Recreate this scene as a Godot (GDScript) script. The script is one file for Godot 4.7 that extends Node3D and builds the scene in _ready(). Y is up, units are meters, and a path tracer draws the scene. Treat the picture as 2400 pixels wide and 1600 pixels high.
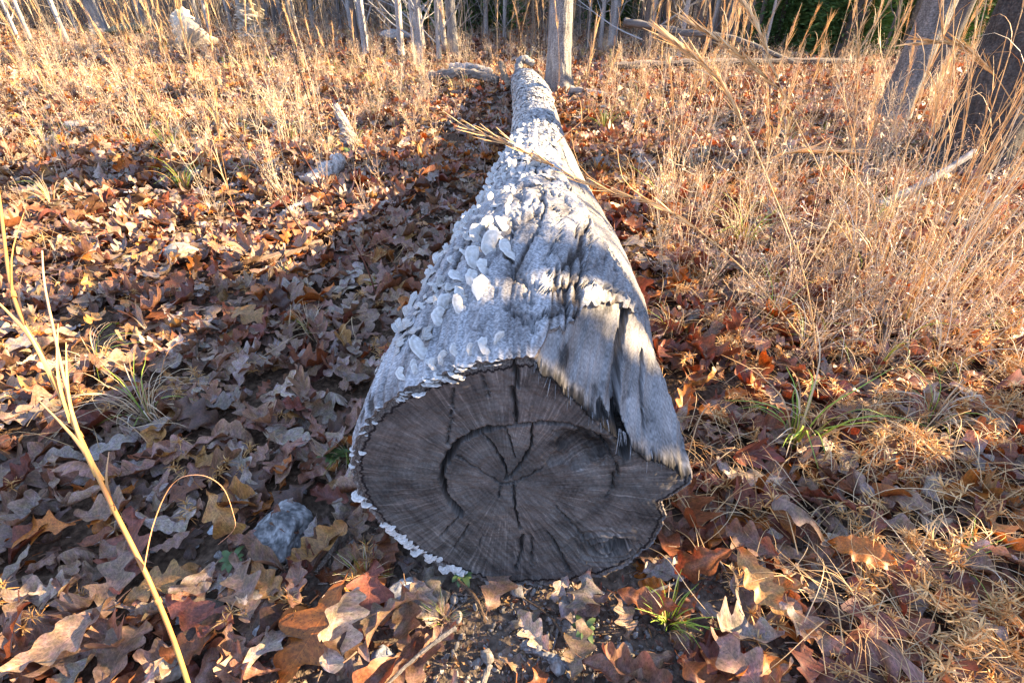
extends Node3D

# ---------------------------------------------------------------- state
var rng := RandomNumberGenerator.new()
var used_names := {}
var used_labels := {}
var M := {}
var n_a := FastNoiseLite.new()
var n_b := FastNoiseLite.new()
var n_cell := FastNoiseLite.new()
var n_ridge := FastNoiseLite.new()
var n_cell_v := FastNoiseLite.new()
var marks: Array = []
var leaf_meshes: Array = []

const COLS := 480
const CX := 0.01
const CY := 0.275
const FACE_Z := -0.598
const LEAN := 0.1051
# outline of the cut butt: degrees from the right, radius
const OUT := [[-30, .305], [-16, .291], [-7.3, .268], [-2.5, .295], [2.5, .318], [8, .32], [25, .305], [45, .29], [65, .275], [85, .267], [96, .262], [111.6, .263], [122.5, .266], [138, .278], [151, .289], [164, .292], [174, .2915], [187, .282], [202.6, .267], [221, .259], [242, .258], [261, .264], [280, .272], [300, .291], [316.6, .303], [330, .305]]
# log: z, centre x, radius
const AXIS := [[-.6, .012, .285], [-.75, .025, .29], [-1.1, .058, .292], [-1.35, .078, .280], [-1.7, .108, .252], [-2.3, .125, .222], [-3.3, .175, .172], [-4.2, .19, .165], [-5.0, .18, .158], [-5.8, .15, .145], [-6.4, .11, .115]]

# ---------------------------------------------------------------- mesh buffer
class Buf:
	var v := PackedVector3Array()
	var c := PackedColorArray()
	var uv := PackedVector2Array()
	var idx := PackedInt32Array()

	func vert(p: Vector3, col: Color, t := Vector2.ZERO) -> int:
		v.append(p)
		c.append(col)
		uv.append(t)
		return v.size() - 1

	func tri(a: int, b: int, d: int) -> void:
		idx.append(a)
		idx.append(b)
		idx.append(d)

	func quad(a: int, b: int, d: int, e: int) -> void:
		tri(a, b, d)
		tri(a, d, e)

	# rows x cols vertices already appended from base on
	func lattice(base: int, rows: int, cols: int, closed: bool, flip := false) -> void:
		for i in rows - 1:
			for j in (cols if closed else cols - 1):
				var k := (j + 1) % cols
				var a := base + i * cols + j
				var b := base + i * cols + k
				var d := a + cols
				var e := b + cols
				if flip:
					quad(a, d, e, b)
				else:
					quad(a, b, e, d)

	func tube(pts: PackedVector3Array, rad: PackedFloat32Array, sides: int, c0: Color, c1: Color) -> void:
		var base := v.size()
		var n := pts.size()
		var side := Vector3.ZERO
		for i in n:
			var d := (pts[mini(i + 1, n - 1)] - pts[maxi(i - 1, 0)]).normalized()
			if i == 0:
				side = d.cross(Vector3.RIGHT if absf(d.x) < 0.8 else Vector3.UP).normalized()
			else:
				side = (side - d * side.dot(d)).normalized()
			var up := side.cross(d)
			var col := c0.lerp(c1, float(i) / maxf(1.0, n - 1.0))
			for s in sides:
				var a := TAU * s / sides
				vert(pts[i] + (side * cos(a) + up * sin(a)) * rad[i], col, Vector2(float(s) / sides, i * 0.1))
		lattice(base, n, sides, true)

	func ribbon(pts: PackedVector3Array, w: PackedFloat32Array, side: Vector3, c0: Color, c1: Color, fold := 0.0) -> void:
		var base := v.size()
		var n := pts.size()
		for i in n:
			var d := (pts[mini(i + 1, n - 1)] - pts[maxi(i - 1, 0)]).normalized()
			var s := (side - d * side.dot(d)).normalized()
			var up := s.cross(d)
			var col := c0.lerp(c1, float(i) / maxf(1.0, n - 1.0))
			vert(pts[i] - s * w[i] + up * w[i] * fold, col, Vector2(0, i * 0.1))
			vert(pts[i], col, Vector2(0.5, i * 0.1))
			vert(pts[i] + s * w[i] + up * w[i] * fold, col, Vector2(1, i * 0.1))
		lattice(base, n, 3, false)

	func mesh() -> ArrayMesh:
		var nn := PackedVector3Array()
		nn.resize(v.size())
		for i in range(0, idx.size(), 3):
			var a := idx[i]
			var b := idx[i + 1]
			var d := idx[i + 2]
			var f := (v[d] - v[a]).cross(v[b] - v[a])
			nn[a] += f
			nn[b] += f
			nn[d] += f
		for i in nn.size():
			nn[i] = nn[i].normalized() if nn[i].length_squared() > 1e-24 else Vector3.UP
		var arr := []
		arr.resize(Mesh.ARRAY_MAX)
		arr[Mesh.ARRAY_VERTEX] = v
		arr[Mesh.ARRAY_NORMAL] = nn
		arr[Mesh.ARRAY_COLOR] = c
		arr[Mesh.ARRAY_TEX_UV] = uv
		arr[Mesh.ARRAY_INDEX] = idx
		var m := ArrayMesh.new()
		m.add_surface_from_arrays(Mesh.PRIMITIVE_TRIANGLES, arr)
		return m

# ---------------------------------------------------------------- naming
func numbered(called: String) -> String:
	var k: int = used_names.get(called, 0)
	used_names[called] = k + 1
	return called if k == 0 else "%s_%03d" % [called, k]

func tag(o: Node, label: String, category: String, group := "", kind := "") -> void:
	o.set_meta("label", label)
	o.set_meta("category", category)
	if group:
		o.set_meta("group", group)
	if kind:
		o.set_meta("kind", kind)

func obj(called: String, mesh: Mesh, m: Material, parent: Node = null) -> MeshInstance3D:
	var o := MeshInstance3D.new()
	o.mesh = mesh
	o.material_override = m
	if parent == null:
		o.name = numbered(called)
		add_child(o)
	else:
		o.name = called
		parent.add_child(o, true)
	return o

func thing(called: String, at: Vector3, turn := 0.0) -> Node3D:
	var o := Node3D.new()
	o.name = numbered(called)
	add_child(o)
	o.position = at
	o.rotation.y = turn
	return o

func copy_of(o: Node3D, called: String, at: Vector3, turn: float, scale_: Vector3) -> Node3D:
	var d: Node3D = o.duplicate()
	d.name = numbered(called)
	add_child(d)
	d.position = at
	d.rotation = Vector3(0, turn, 0)
	d.scale = scale_
	return d

func side_of(x: float, z: float, m: Array) -> String:
	var dx: float = x - m[1]
	var dz: float = z - m[2]
	if absf(dx) > absf(dz):
		return "left of" if dx < 0 else "right of"
	return "behind" if dz < 0 else "in front of"

func how_far(x: float, z: float, m: Array) -> String:
	var d := Vector2(x - m[1], z - m[2]).length()
	if d < 0.18:
		return "right up"
	if d < 0.4:
		return "a hand"
	if d < 0.9:
		return "an arm"
	if d < 2.2:
		return "a step"
	if d < 5.0:
		return "some paces"
	return "far"

# a label that no other thing has: what it looks like + where it is among landmarks
func placed_label(looks: String, x: float, z: float, far := false) -> String:
	var near := []
	for m in marks:
		if (m[3] > 0) == far:
			near.append([Vector2(x - m[1], z - m[2]).length(), m])
	near.sort_custom(func(a, b): return a[0] < b[0])
	var last := looks
	for k in mini(6, near.size()):
		var m: Array = near[k][1]
		last = "%s %s the %s" % [looks, side_of(x, z, m), m[0]]
		if not used_labels.has(last):
			used_labels[last] = true
			return last
	for k in mini(6, near.size()):
		var m: Array = near[k][1]
		var h: String = {"right up": "close", "a hand": "a hand", "an arm": "an arm's length", "a step": "one step", "some paces": "some paces", "far": "far"}[how_far(x, z, m)]
		last = "%s %s %s the %s" % [looks, h, side_of(x, z, m), m[0]]
		if not used_labels.has(last):
			used_labels[last] = true
			return last
	for k in mini(7, near.size()):
		for q in range(k + 1, mini(8, near.size())):
			for w in ["between the %s and the %s", "near the %s and the %s", "off the %s and the %s", "seen by the %s and the %s"]:
				last = looks + " " + w % [near[k][1][0], near[q][1][0]]
				if not used_labels.has(last) and last.replace("-", " ").replace("'", " ").split(" ").size() <= 16:
					used_labels[last] = true
					return last
	return last

# ---------------------------------------------------------------- small maths
func rnd(a: float, b: float) -> float:
	return rng.randf_range(a, b)

func polar_out(deg: float) -> float:
	var d := fposmod(deg + 30.0, 360.0) - 30.0
	for i in OUT.size() - 1:
		if d <= OUT[i + 1][0]:
			var t: float = (d - OUT[i][0]) / (OUT[i + 1][0] - OUT[i][0])
			return lerpf(OUT[i][1], OUT[i + 1][1], t) + 0.006 * n_a.get_noise_1d(d * 2.6) + 0.003 * n_a.get_noise_1d(d * 9.0 + 40.0)
	return OUT[0][1]

func axis(z: float) -> Vector2:   # centre x, radius
	if z >= AXIS[0][0]:
		return Vector2(AXIS[0][1], AXIS[0][2])
	for i in AXIS.size() - 1:
		if z >= AXIS[i + 1][0]:
			var t: float = (z - AXIS[i][0]) / (AXIS[i + 1][0] - AXIS[i][0])
			t = lerpf(t, t * t * (3 - 2 * t), 0.4)
			return Vector2(lerpf(AXIS[i][1], AXIS[i + 1][1], t), lerpf(AXIS[i][2], AXIS[i + 1][2], t))
	var e: Array = AXIS[AXIS.size() - 1]
	return Vector2(e[1], e[2])

# a point of the log's smooth surface, th in radians from the right
func log_at(z: float, th: float, lift := 0.0) -> Vector3:
	var a := axis(z)
	var b := clampf((FACE_Z - 0.03 - z) / 0.5, 0.0, 1.0)
	b = b * b * (3 - 2 * b)
	var deg := rad_to_deg(th)
	var r := lerpf(polar_out(deg), a.y, b) + lift
	var cy := lerpf(CY, a.y - 0.012, b)
	return Vector3(lerpf(CX, a.x, b) + r * cos(th), cy + r * sin(th), z)

const BARK_EDGE := [[-.6, 40], [-.90, 42], [-.97, 47], [-1.05, 56], [-1.18, 62.5], [-1.39, 70], [-1.7, 76], [-2.3, 71], [-2.7, 66], [-3.6, 60], [-4.6, 40], [-5.2, 10], [-7.0, 0]]
const BARK_CRACKS := [
	[0.006, 0.016, -1.121, 100.9, -.961, 98.0, -.873, 93.2, -.828, 81.7, -.881, 68.1, -.925, 46.0],
	[0.006, 0.014, -.789, 95.5, -.734, 86.3, -.76, 81.3, -.805, 58.5, -.90, 46.0],
	[0.005, 0.014, -.847, 87.3, -.70, 85.1], [0.005, 0.012, -1.121, 100.9, -1.3, 99.0, -1.6, 103.0, -1.9, 99.0], [0.004, 0.010, -.81, 74.0, -.74, 71.0, -.69, 73.0],
	[0.004, 0.010, -1.25, 84.0, -1.05, 80.0, -.93, 84.0, -.87, 80.0], [0.004, 0.010, -1.5, 90.0, -1.2, 92.0, -1.02, 88.0], [0.0035, 0.010, -1.15, 70.0, -1.0, 66.0, -.90, 70.0],
	[0.006, 0.020, -1.62, 78.0, -1.512, 75.8, -1.32, 65.5, -1.138, 57.2, -1.023, 51.0, -.95, 43.0], [0.006, 0.02, -1.196, 60.0, -1.099, 49.0, -1.06, 38.0], [0.006, 0.02, -.93, 40.0, -1.05, 20.0], [0.004, 0.014, -2.6, 60.0, -2.1, 62.0, -1.7, 58.0], [0.003, 0.012, -1.7, 50.0, -1.35, 45.0]]

func bark_edge_deg(z: float) -> float:
	for i in BARK_EDGE.size() - 1:
		if z >= BARK_EDGE[i + 1][0]:
			var t: float = clampf((z - BARK_EDGE[i][0]) / (BARK_EDGE[i + 1][0] - BARK_EDGE[i][0]), 0, 1)
			return lerpf(BARK_EDGE[i][1], BARK_EDGE[i + 1][1], t)
	return 0.0

func bark_crack(z: float, deg: float) -> float:
	var out := 0.0
	if z < -2.8 or deg < 0.0 or deg > 115.0:
		return out
	var p := Vector2(z, deg * 0.00489) + Vector2(n_a.get_noise_2d(z * 260, deg * 2.2), n_a.get_noise_2d(z * 260 + 80, deg * 2.2)) * 0.012
	for c in BARK_CRACKS:
		for k in range(2, c.size() - 2, 2):
			if z > maxf(c[k], c[k + 2]) + 0.03 or z < minf(c[k], c[k + 2]) - 0.03:
				continue
			var d := seg_dist(p, Vector2(c[k], c[k + 1] * 0.00489), Vector2(c[k + 2], c[k + 3] * 0.00489))
			var w: float = c[0] * (0.8 + 0.7 * n_a.get_noise_2d(z * 130, deg))
			if d < w:
				out = maxf(out, c[1] * clampf((1.0 - d / w) * 2.0, 0.0, 1.0))
	return out

func in_log(x: float, z: float, grow := 0.0) -> bool:
	if z > -0.6 or z < -6.4:
		return false
	var a := axis(z)
	return absf(x - a.x) < a.y * 0.82 + grow

func gh(x: float, z: float) -> float:
	var d := Vector2(x, z + 0.8).length()
	var k := smoothstep(0.6, 5.0, d)
	return n_a.get_noise_2d(x * 9.0, z * 9.0) * (0.012 + 0.05 * k) + n_b.get_noise_2d(x * 2.0, z * 2.0) * 0.12 * smoothstep(4.0, 14.0, d) + 0.5 * smoothstep(16.0, 36.0, -z)

func seg_dist(p: Vector2, a: Vector2, b: Vector2) -> float:
	var ab := b - a
	var t := clampf((p - a).dot(ab) / maxf(ab.length_squared(), 1e-9), 0, 1)
	return p.distance_to(a + ab * t)

func curve(pts: Array, n: int) -> PackedVector3Array:
	var out := PackedVector3Array()
	var last := pts.size() - 1
	for i in n:
		var f := float(i) / (n - 1) * last
		var k := mini(int(f), last - 1)
		var t := f - k
		var p0: Vector3 = pts[maxi(k - 1, 0)]
		var p1: Vector3 = pts[k]
		var p2: Vector3 = pts[k + 1]
		var p3: Vector3 = pts[mini(k + 2, last)]
		out.append(p1.cubic_interpolate(p2, p0, p3, t))
	return out

func taper(n: int, a: float, b: float, power := 1.0) -> PackedFloat32Array:
	var out := PackedFloat32Array()
	for i in n:
		out.append(lerpf(a, b, pow(float(i) / (n - 1), power)))
	return out

# ---------------------------------------------------------------- materials
func mat(called: String, rough: float, back := Color.BLACK, spec := 0.5) -> StandardMaterial3D:
	var m := StandardMaterial3D.new()
	m.resource_name = called
	m.vertex_color_use_as_albedo = true
	m.roughness = rough
	m.metallic_specular = spec
	m.cull_mode = BaseMaterial3D.CULL_DISABLED
	if back != Color.BLACK:
		m.backlight_enabled = true
		m.backlight = back
	M[called] = m
	return m

func noise_tex(freq: float, oct: int, lo: float, hi: float, seed_: int, size := 512, normal := false, strength := 4.0, type := FastNoiseLite.TYPE_SIMPLEX_SMOOTH) -> NoiseTexture2D:
	var n := FastNoiseLite.new()
	n.noise_type = type
	n.seed = seed_
	n.frequency = freq
	n.fractal_octaves = oct
	n.fractal_type = FastNoiseLite.FRACTAL_FBM
	var t := NoiseTexture2D.new()
	t.width = size
	t.height = size
	t.seamless = true
	t.noise = n
	if normal:
		t.as_normal_map = true
		t.bump_strength = strength
	else:
		var g := Gradient.new()
		g.set_color(0, Color(lo, lo, lo))
		g.set_color(1, Color(hi, hi, hi))
		t.color_ramp = g
	return t

func rough_surface(m: StandardMaterial3D, scale_: float, albedo: Texture2D, normal: Texture2D, amount: float) -> void:
	m.albedo_texture = albedo
	m.uv1_triplanar = true
	m.uv1_world_triplanar = true
	m.uv1_scale = Vector3.ONE * scale_
	if normal:
		m.normal_enabled = true
		m.normal_texture = normal
		m.normal_scale = amount

func leaf_texture() -> ImageTexture:
	var w := 160
	var h := 320
	var data := PackedByteArray()
	data.resize(w * h * 3)
	var q := 0
	for y in h:
		for x in w:
			var u := (x + 0.5) / w - 0.5
			var v := (y + 0.5) / h
			var b := 0.80 + 0.18 * n_a.get_noise_2d(x * 0.6, y * 0.6) + 0.16 * n_b.get_noise_2d(x * 0.35 + 90, y * 0.35)
			var vein := 0.0
			vein = maxf(vein, 1.0 - absf(u) / 0.012)
			var sv := absf(fposmod(v * 9.0 - absf(u) * 6.0 + 0.1 * n_a.get_noise_2d(x, y), 1.0) - 0.5) * 2.0
			vein = maxf(vein, (1.0 - (1.0 - sv) / 0.10) * 0.75)
			b += 0.22 * clampf(vein, 0, 1)
			var spot := n_b.get_noise_2d(x * 3.0 + 500, y * 3.0)
			if spot > 0.42:
				b *= 0.62
			var r := b
			var g := b * (1.0 + 0.06 * n_b.get_noise_2d(x * 0.5, y * 0.5 + 300))
			var bl := b * (1.0 + 0.16 * n_b.get_noise_2d(x * 0.5 + 700, y * 0.5))
			data[q] = int(clampf(r, 0, 1) * 255)
			data[q + 1] = int(clampf(g, 0, 1) * 255)
			data[q + 2] = int(clampf(bl, 0, 1) * 255)
			q += 3
	return ImageTexture.create_from_image(Image.create_from_data(w, h, false, Image.FORMAT_RGB8, data))

func setup_materials() -> void:
	n_a.seed = 11
	n_a.frequency = 0.12
	n_a.fractal_octaves = 3
	n_b.seed = 23
	n_b.frequency = 0.05
	n_b.fractal_octaves = 4
	n_cell.noise_type = FastNoiseLite.TYPE_CELLULAR
	n_cell.cellular_return_type = FastNoiseLite.RETURN_DISTANCE2_SUB
	n_cell.frequency = 1.0
	n_cell.seed = 5
	n_cell.fractal_type = FastNoiseLite.FRACTAL_NONE
	n_cell_v.noise_type = FastNoiseLite.TYPE_CELLULAR
	n_cell_v.cellular_return_type = FastNoiseLite.RETURN_CELL_VALUE
	n_cell_v.frequency = 1.0
	n_cell_v.fractal_type = FastNoiseLite.FRACTAL_NONE
	n_ridge.seed = 77
	n_ridge.fractal_type = FastNoiseLite.FRACTAL_RIDGED
	n_ridge.fractal_octaves = 4
	n_ridge.frequency = 1.0
	var grit := noise_tex(0.03, 5, 0.45, 1.0, 3)
	var grit_n := noise_tex(0.04, 5, 0, 1, 4, 512, true, 6.0)
	rough_surface(mat("soil", 0.95, Color.BLACK, 0.2), 3.0, grit, grit_n, 1.2)
	rough_surface(mat("bark", 0.85, Color.BLACK, 0.3), 9.0, noise_tex(0.03, 6, 0.5, 1.18, 8), grit_n, 0.5)
	rough_surface(mat("tree_bark", 0.9, Color.BLACK, 0.25), 4.0, grit, grit_n, 1.0)
	rough_surface(mat("stone", 0.8, Color.BLACK, 0.35), 9.0, noise_tex(0.02, 5, 0.5, 1.05, 15), grit_n, 0.8)
	rough_surface(mat("fungus", 0.75, Color.BLACK, 0.3), 22.0, noise_tex(0.02, 4, 0.8, 1.05, 19, 256), grit_n, 0.35)
	rough_surface(mat("twig", 0.85, Color.BLACK, 0.3), 12.0, grit, null, 0)
	mat("straw", 0.55, Color(0.5, 0.42, 0.28), 0.4)
	mat("green", 0.5, Color(0.5, 0.6, 0.2), 0.4)
	mat("needles", 0.7, Color(0.2, 0.25, 0.1), 0.3)
	var lt := leaf_texture()
	var lm := mat("leaf", 0.50, Color(0.62, 0.40, 0.20), 0.45)
	lm.albedo_texture = lt
	var lo := mat("leaf_lone", 0.50, Color(0.62, 0.40, 0.20), 0.45)
	lo.albedo_texture = lt

# ---------------------------------------------------------------- setting
func build_ground() -> void:
	var b := Buf.new()
	var rows := 190
	var cols := 190
	for i in rows:
		var t := float(i) / (rows - 1)
		var z := 3.0 - 9.0 * t - 84.0 * pow(t, 3.5)
		for j in cols:
			var s := float(j) / (cols - 1) * 2.0 - 1.0
			var x := 5.0 * s + 70.0 * pow(absf(s), 4.0) * signf(s)
			var k := n_b.get_noise_2d(x * 6, z * 6) * 0.5 + 0.5
			var col := Color(0.26, 0.165, 0.10).lerp(Color(0.15, 0.10, 0.065), k)
			var bare := 1.0 - smoothstep(0.25, 0.7, Vector2((x - 0.05) * 0.8, (z + 0.5) * 1.3).length())
			col = col.lerp(Color(0.28, 0.215, 0.16), bare)
			b.vert(Vector3(x, gh(x, z) - 0.004, z), col)
	b.lattice(0, rows, cols, false, true)
	tag(obj("ground", b.mesh(), M.soil), "brown forest floor of soil and crumbled leaves", "ground", "", "structure")

# ---------------------------------------------------------------- the log
func chamfer(u: float, v: float) -> float:   # signed distance past the splintered edge towards the upper right
	var p := Vector2(u - 0.03, v - 0.545)
	var along := p.dot(Vector2(0.758, -0.652))
	var d := p.dot(Vector2(0.652, 0.758))
	var t := clampf(along / 0.395, 0.0, 1.0)
	d += 0.024 * sin(PI * t) + 0.018 * n_a.get_noise_1d(along * 110.0) + 0.002 * n_a.get_noise_1d(along * 520.0 + 50)
	return d

const CRACKS := [
	[0.0036, 0.018, .07, .421, .049, .422, .007, .416, -.04, .407],
	[0.0075, 0.032, -.04, .407, -.068, .396, -.093, .378, -.11, .347, -.122, .323, -.125, .281, -.116, .241, -.095, .205],
	[0.0026, 0.010, .07, .421, .1, .416, .137, .398, .163, .367, .186, .327, .191, .302],
	[0.0040, 0.022, .003, .548, .007, .518, .01, .491], [0.0045, 0.022, .001, .488, .006, .456, .007, .422],
	[0.0035, 0.014, .034, .42, .035, .375, .014, .323, -.009, .291], [0.003, 0.014, -.05, .398, -.026, .359, -.009, .314, -.009, .291],
	[0.002, 0.01, -.01, .409, .005, .343], [0.0025, 0.01, -.097, .351, -.058, .318, -.024, .285, .002, .281, .024, .298, .052, .318],
	[0.003, 0.014, -.024, .25, -.021, .281], [0.0032, 0.015, .002, .281, .007, .223, .015, .167], [0.004, 0.018, .021, .148, .018, .097, .009, .056],
	[0.0026, 0.012, .039, .138, .041, .061], [0.003, 0.014, .07, .157, .092, .113, .116, .045], [0.0022, 0.01, .08, .228, .123, .167, .173, .092],
	[0.003, 0.012, .181, .306, .181, .272, .174, .25], [0.0024, 0.012, -.138, .148, -.101, .2], [0.0024, 0.012, -.113, .113, -.082, .177],
	[0.002, 0.01, -.068, .113, -.056, .148], [0.0024, 0.012, -.095, .491, -.1, .442, -.111, .378], [0.002, 0.01, -.046, .515, -.04, .491, -.039, .474],
	[0.014, 0.075, .20, .350, .187, .39, .180, .41, .190, .435, .212, .48], [0.006, 0.03, .187, .39, .165, .405, .15, .43], [0.005, 0.03, .24, .36, .243, .39, .255, .42]]

func cap_depth(u: float, v: float) -> float:
	var ch := chamfer(u, v)
	var d := 0.0
	if ch > 0.0:
		var al := (u - 0.03) * 0.758 - (v - 0.545) * 0.652
		var chunk := 0.5 + 0.5 * n_cell_v.get_noise_1d(al * 42.0 + 3.0)
		d = 2.7 * ch - (0.005 + 0.016 * chunk) * exp(-ch / 0.020) * smoothstep(0.0, 0.0025, ch) + 0.004 * n_b.get_noise_2d(u * 150.0, v * 60.0) + 0.003 * n_a.get_noise_2d((u * .76 - v * .65) * 700.0, ch * 900.0)
	else:
		d = 0.010 * exp(ch / 0.006) * (0.5 + n_a.get_noise_2d(u * 900.0, v * 900.0))
		# faint steps of the saw across the wood
		var saw := sin((u * 0.55 + v * 0.85 + 0.9 * u * u) * 520.0 + 3.0 * n_a.get_noise_2d(u * 60, v * 60))
		d += 0.0002 * saw + 0.0026 * n_a.get_noise_2d(u * 260.0, v * 260.0) + 0.0045 * n_b.get_noise_2d(u * 160.0, v * 160.0)
		# the heart stands a little lower than the ring round it
		var e := Vector2((u - 0.03) / 0.152, (v - 0.285) / 0.128).length()
		d += 0.0008 * (1.0 - smoothstep(0.94, 1.0, e)) * smoothstep(-0.4, 0.4, v - 0.22)
	var p := Vector2(u, v)
	var wob := Vector2(n_a.get_noise_2d(u * 420.0, v * 420.0), n_a.get_noise_2d(u * 420.0 + 99, v * 420.0)) * 0.0035
	for c in CRACKS:
		var best := 1.0
		for k in range(2, c.size() - 2, 2):
			var a := Vector2(c[k], c[k + 1])
			if absf(a.x - u) > 0.09 or absf(a.y - v) > 0.09:
				continue
			best = minf(best, seg_dist(p + wob, a, Vector2(c[k + 2], c[k + 3])))
		var w: float = c[0] * (0.75 + 0.5 * n_a.get_noise_2d(u * 200, v * 200))
		if best < w:
			d += c[1] * clampf((1.0 - best / w) * 2.2, 0.0, 1.0)
	var sk := Vector2((u - 0.118) / 0.065, (v - 0.362) / 0.040).length() + 0.6 * n_a.get_noise_2d(u * 150.0, v * 150.0)
	if sk < 1.0:
		d += 0.020 * (1.0 - sk * sk)
	# rot pocket low on the right
	var kn := Vector2((u - 0.205) / 0.030, (v - 0.128) / 0.020).length() + 0.5 * n_a.get_noise_2d(u * 300.0, v * 300.0)
	if kn < 1.0:
		d += 0.035 * (1.0 - kn * kn)
	var rim := Vector2((u - 0.185) / 0.075, (v - 0.115) / 0.05).length()
	if rim < 1.3:
		d += 0.006 * sin(rim * 22.0 + 4.0 * n_a.get_noise_2d(u * 120, v * 120)) * (1.3 - rim)
	return d

func face_texture() -> ImageTexture:
	var w := 520
	var h := 480
	var data := PackedByteArray()
	data.resize(w * h * 3)
	var q := 0
	for y in h:
		for x in w:
			var u := -0.34 + 0.70 * (x + 0.5) / w
			var v := 0.60 - 0.64 * (y + 0.5) / h
			var dx := u + 0.009
			var dy := v - 0.289
			var ang := atan2(dy, dx)
			var lo := n_b.get_noise_2d(u * 110, v * 110)
			var fine := n_a.get_noise_2d(x * 2.6, y * 2.6)
			var r := sqrt(dx * dx + dy * dy * 1.1) + 0.008 * n_b.get_noise_2d(u * 60.0 + 9, v * 60.0)
			var e := Vector2((u - 0.03) / 0.152, (v - 0.285) / 0.128).length()
			var k := 0.41 + 0.10 * lo
			# annual rings, rays and the marks of the saw
			k += 0.022 * sin(r * 760.0 + 9.0 * n_b.get_noise_2d(u * 90, v * 90)) * (0.5 + n_a.get_noise_2d(u * 70, v * 70)) + 0.035 * n_a.get_noise_1d(r * 900.0)
			k += 0.085 * n_a.get_noise_2d(ang * 190.0, r * 40.0) + 0.05 * n_a.get_noise_2d(ang * 420.0, r * 90.0)
			k += 0.11 * n_a.get_noise_2d((u * 0.83 + v * 0.55) * 900.0, (v * 0.83 - u * 0.55) * 40.0) * (0.5 + 0.8 * smoothstep(0.30, 0.12, v))
			k += 0.07 * fine
			k += 0.45 * maxf(0.0, n_a.get_noise_2d(ang * 330.0 + 20.0 * n_b.get_noise_2d(u * 60, v * 60), r * 60.0 + 7.0) - 0.22) * smoothstep(0.03, 0.12, r)
			k -= 0.16 * smoothstep(1.1, 0.3, Vector2((u - 0.135) / 0.075, (v - 0.365) / 0.045).length() + 0.8 * n_a.get_noise_2d(u * 160.0, v * 160.0))
			k += 0.10 * n_b.get_noise_2d(u * 300.0, v * 300.0)
			if e < 1.0:
				k += 0.05 * smoothstep(1.0, 0.75, e) * smoothstep(0.24, 0.36, v)
			k -= 0.07 * smoothstep(0.10, 0.0, absf(e - 1.02)) * smoothstep(0.05, 0.15, u)
			var warm := 0.5 + 0.5 * n_b.get_noise_2d(u * 130 + 40, v * 130 + 70)
			var col := Color(k * 1.02, k * 1.0, k * 0.96).lerp(Color(k * 1.08, k * 0.99, k * 0.93), clampf(warm * 1.2 - 0.3 + 0.5 * smoothstep(0.36, 0.48, v), 0, 1))
			var out := sqrt((u - CX) * (u - CX) + (v - CY) * (v - CY)) / polar_out(rad_to_deg(atan2(v - CY, u - CX)))
			# the bark's own ring: a dark line, then pale corky crumbs
			if out > 0.955:
				var pale := clampf(0.5 + 1.3 * n_a.get_noise_2d(x * 3.1 + 40, y * 3.1), 0, 1)
				col = col.lerp(Color(0.34, 0.32, 0.30).lerp(Color(0.62, 0.58, 0.54), pale), smoothstep(0.965, 0.98, out))
				col = col.lerp(Color(0.15, 0.13, 0.13), smoothstep(0.012, 0.004, absf(out - 0.962)))
			var ch := chamfer(u, v)
			if ch > -0.004:
				var alo := u * 0.76 - v * 0.65
				var g := 0.64 + 0.07 * n_a.get_noise_2d(alo * 1300.0 + ch * 900.0, ch * 300.0) + 0.06 * sin(alo * 420.0 + ch * 2600.0 + 3.0 * lo) + 0.05 * sin(alo * 900.0 + ch * 5200.0) + 0.22 * n_b.get_noise_2d(alo * 200.0, ch * 500.0) + 0.14 * n_a.get_noise_2d(alo * 1500.0, ch * 3500.0)
				g -= 0.22 * smoothstep(0.30, 0.55, n_b.get_noise_2d(alo * 260.0 + 30, ch * 420.0 + 8))
				g *= 1.0 - 0.72 * smoothstep(0.011, 0.003, ch + 0.005 * n_a.get_noise_1d(alo * 900.0))
				col = col.lerp(Color(g, g * 0.985, g * 0.965), smoothstep(-0.004, 0.002, ch))
			data[q] = int(clampf(col.r, 0, 1) * 255)
			data[q + 1] = int(clampf(col.g, 0, 1) * 255)
			data[q + 2] = int(clampf(col.b, 0, 1) * 255)
			q += 3
	return ImageTexture.create_from_image(Image.create_from_data(w, h, false, Image.FORMAT_RGB8, data))

func face_point(u: float, v: float, d: float) -> Vector3:
	return Vector3(u, v * 0.9945, FACE_Z - v * 0.1045 - d)

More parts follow.
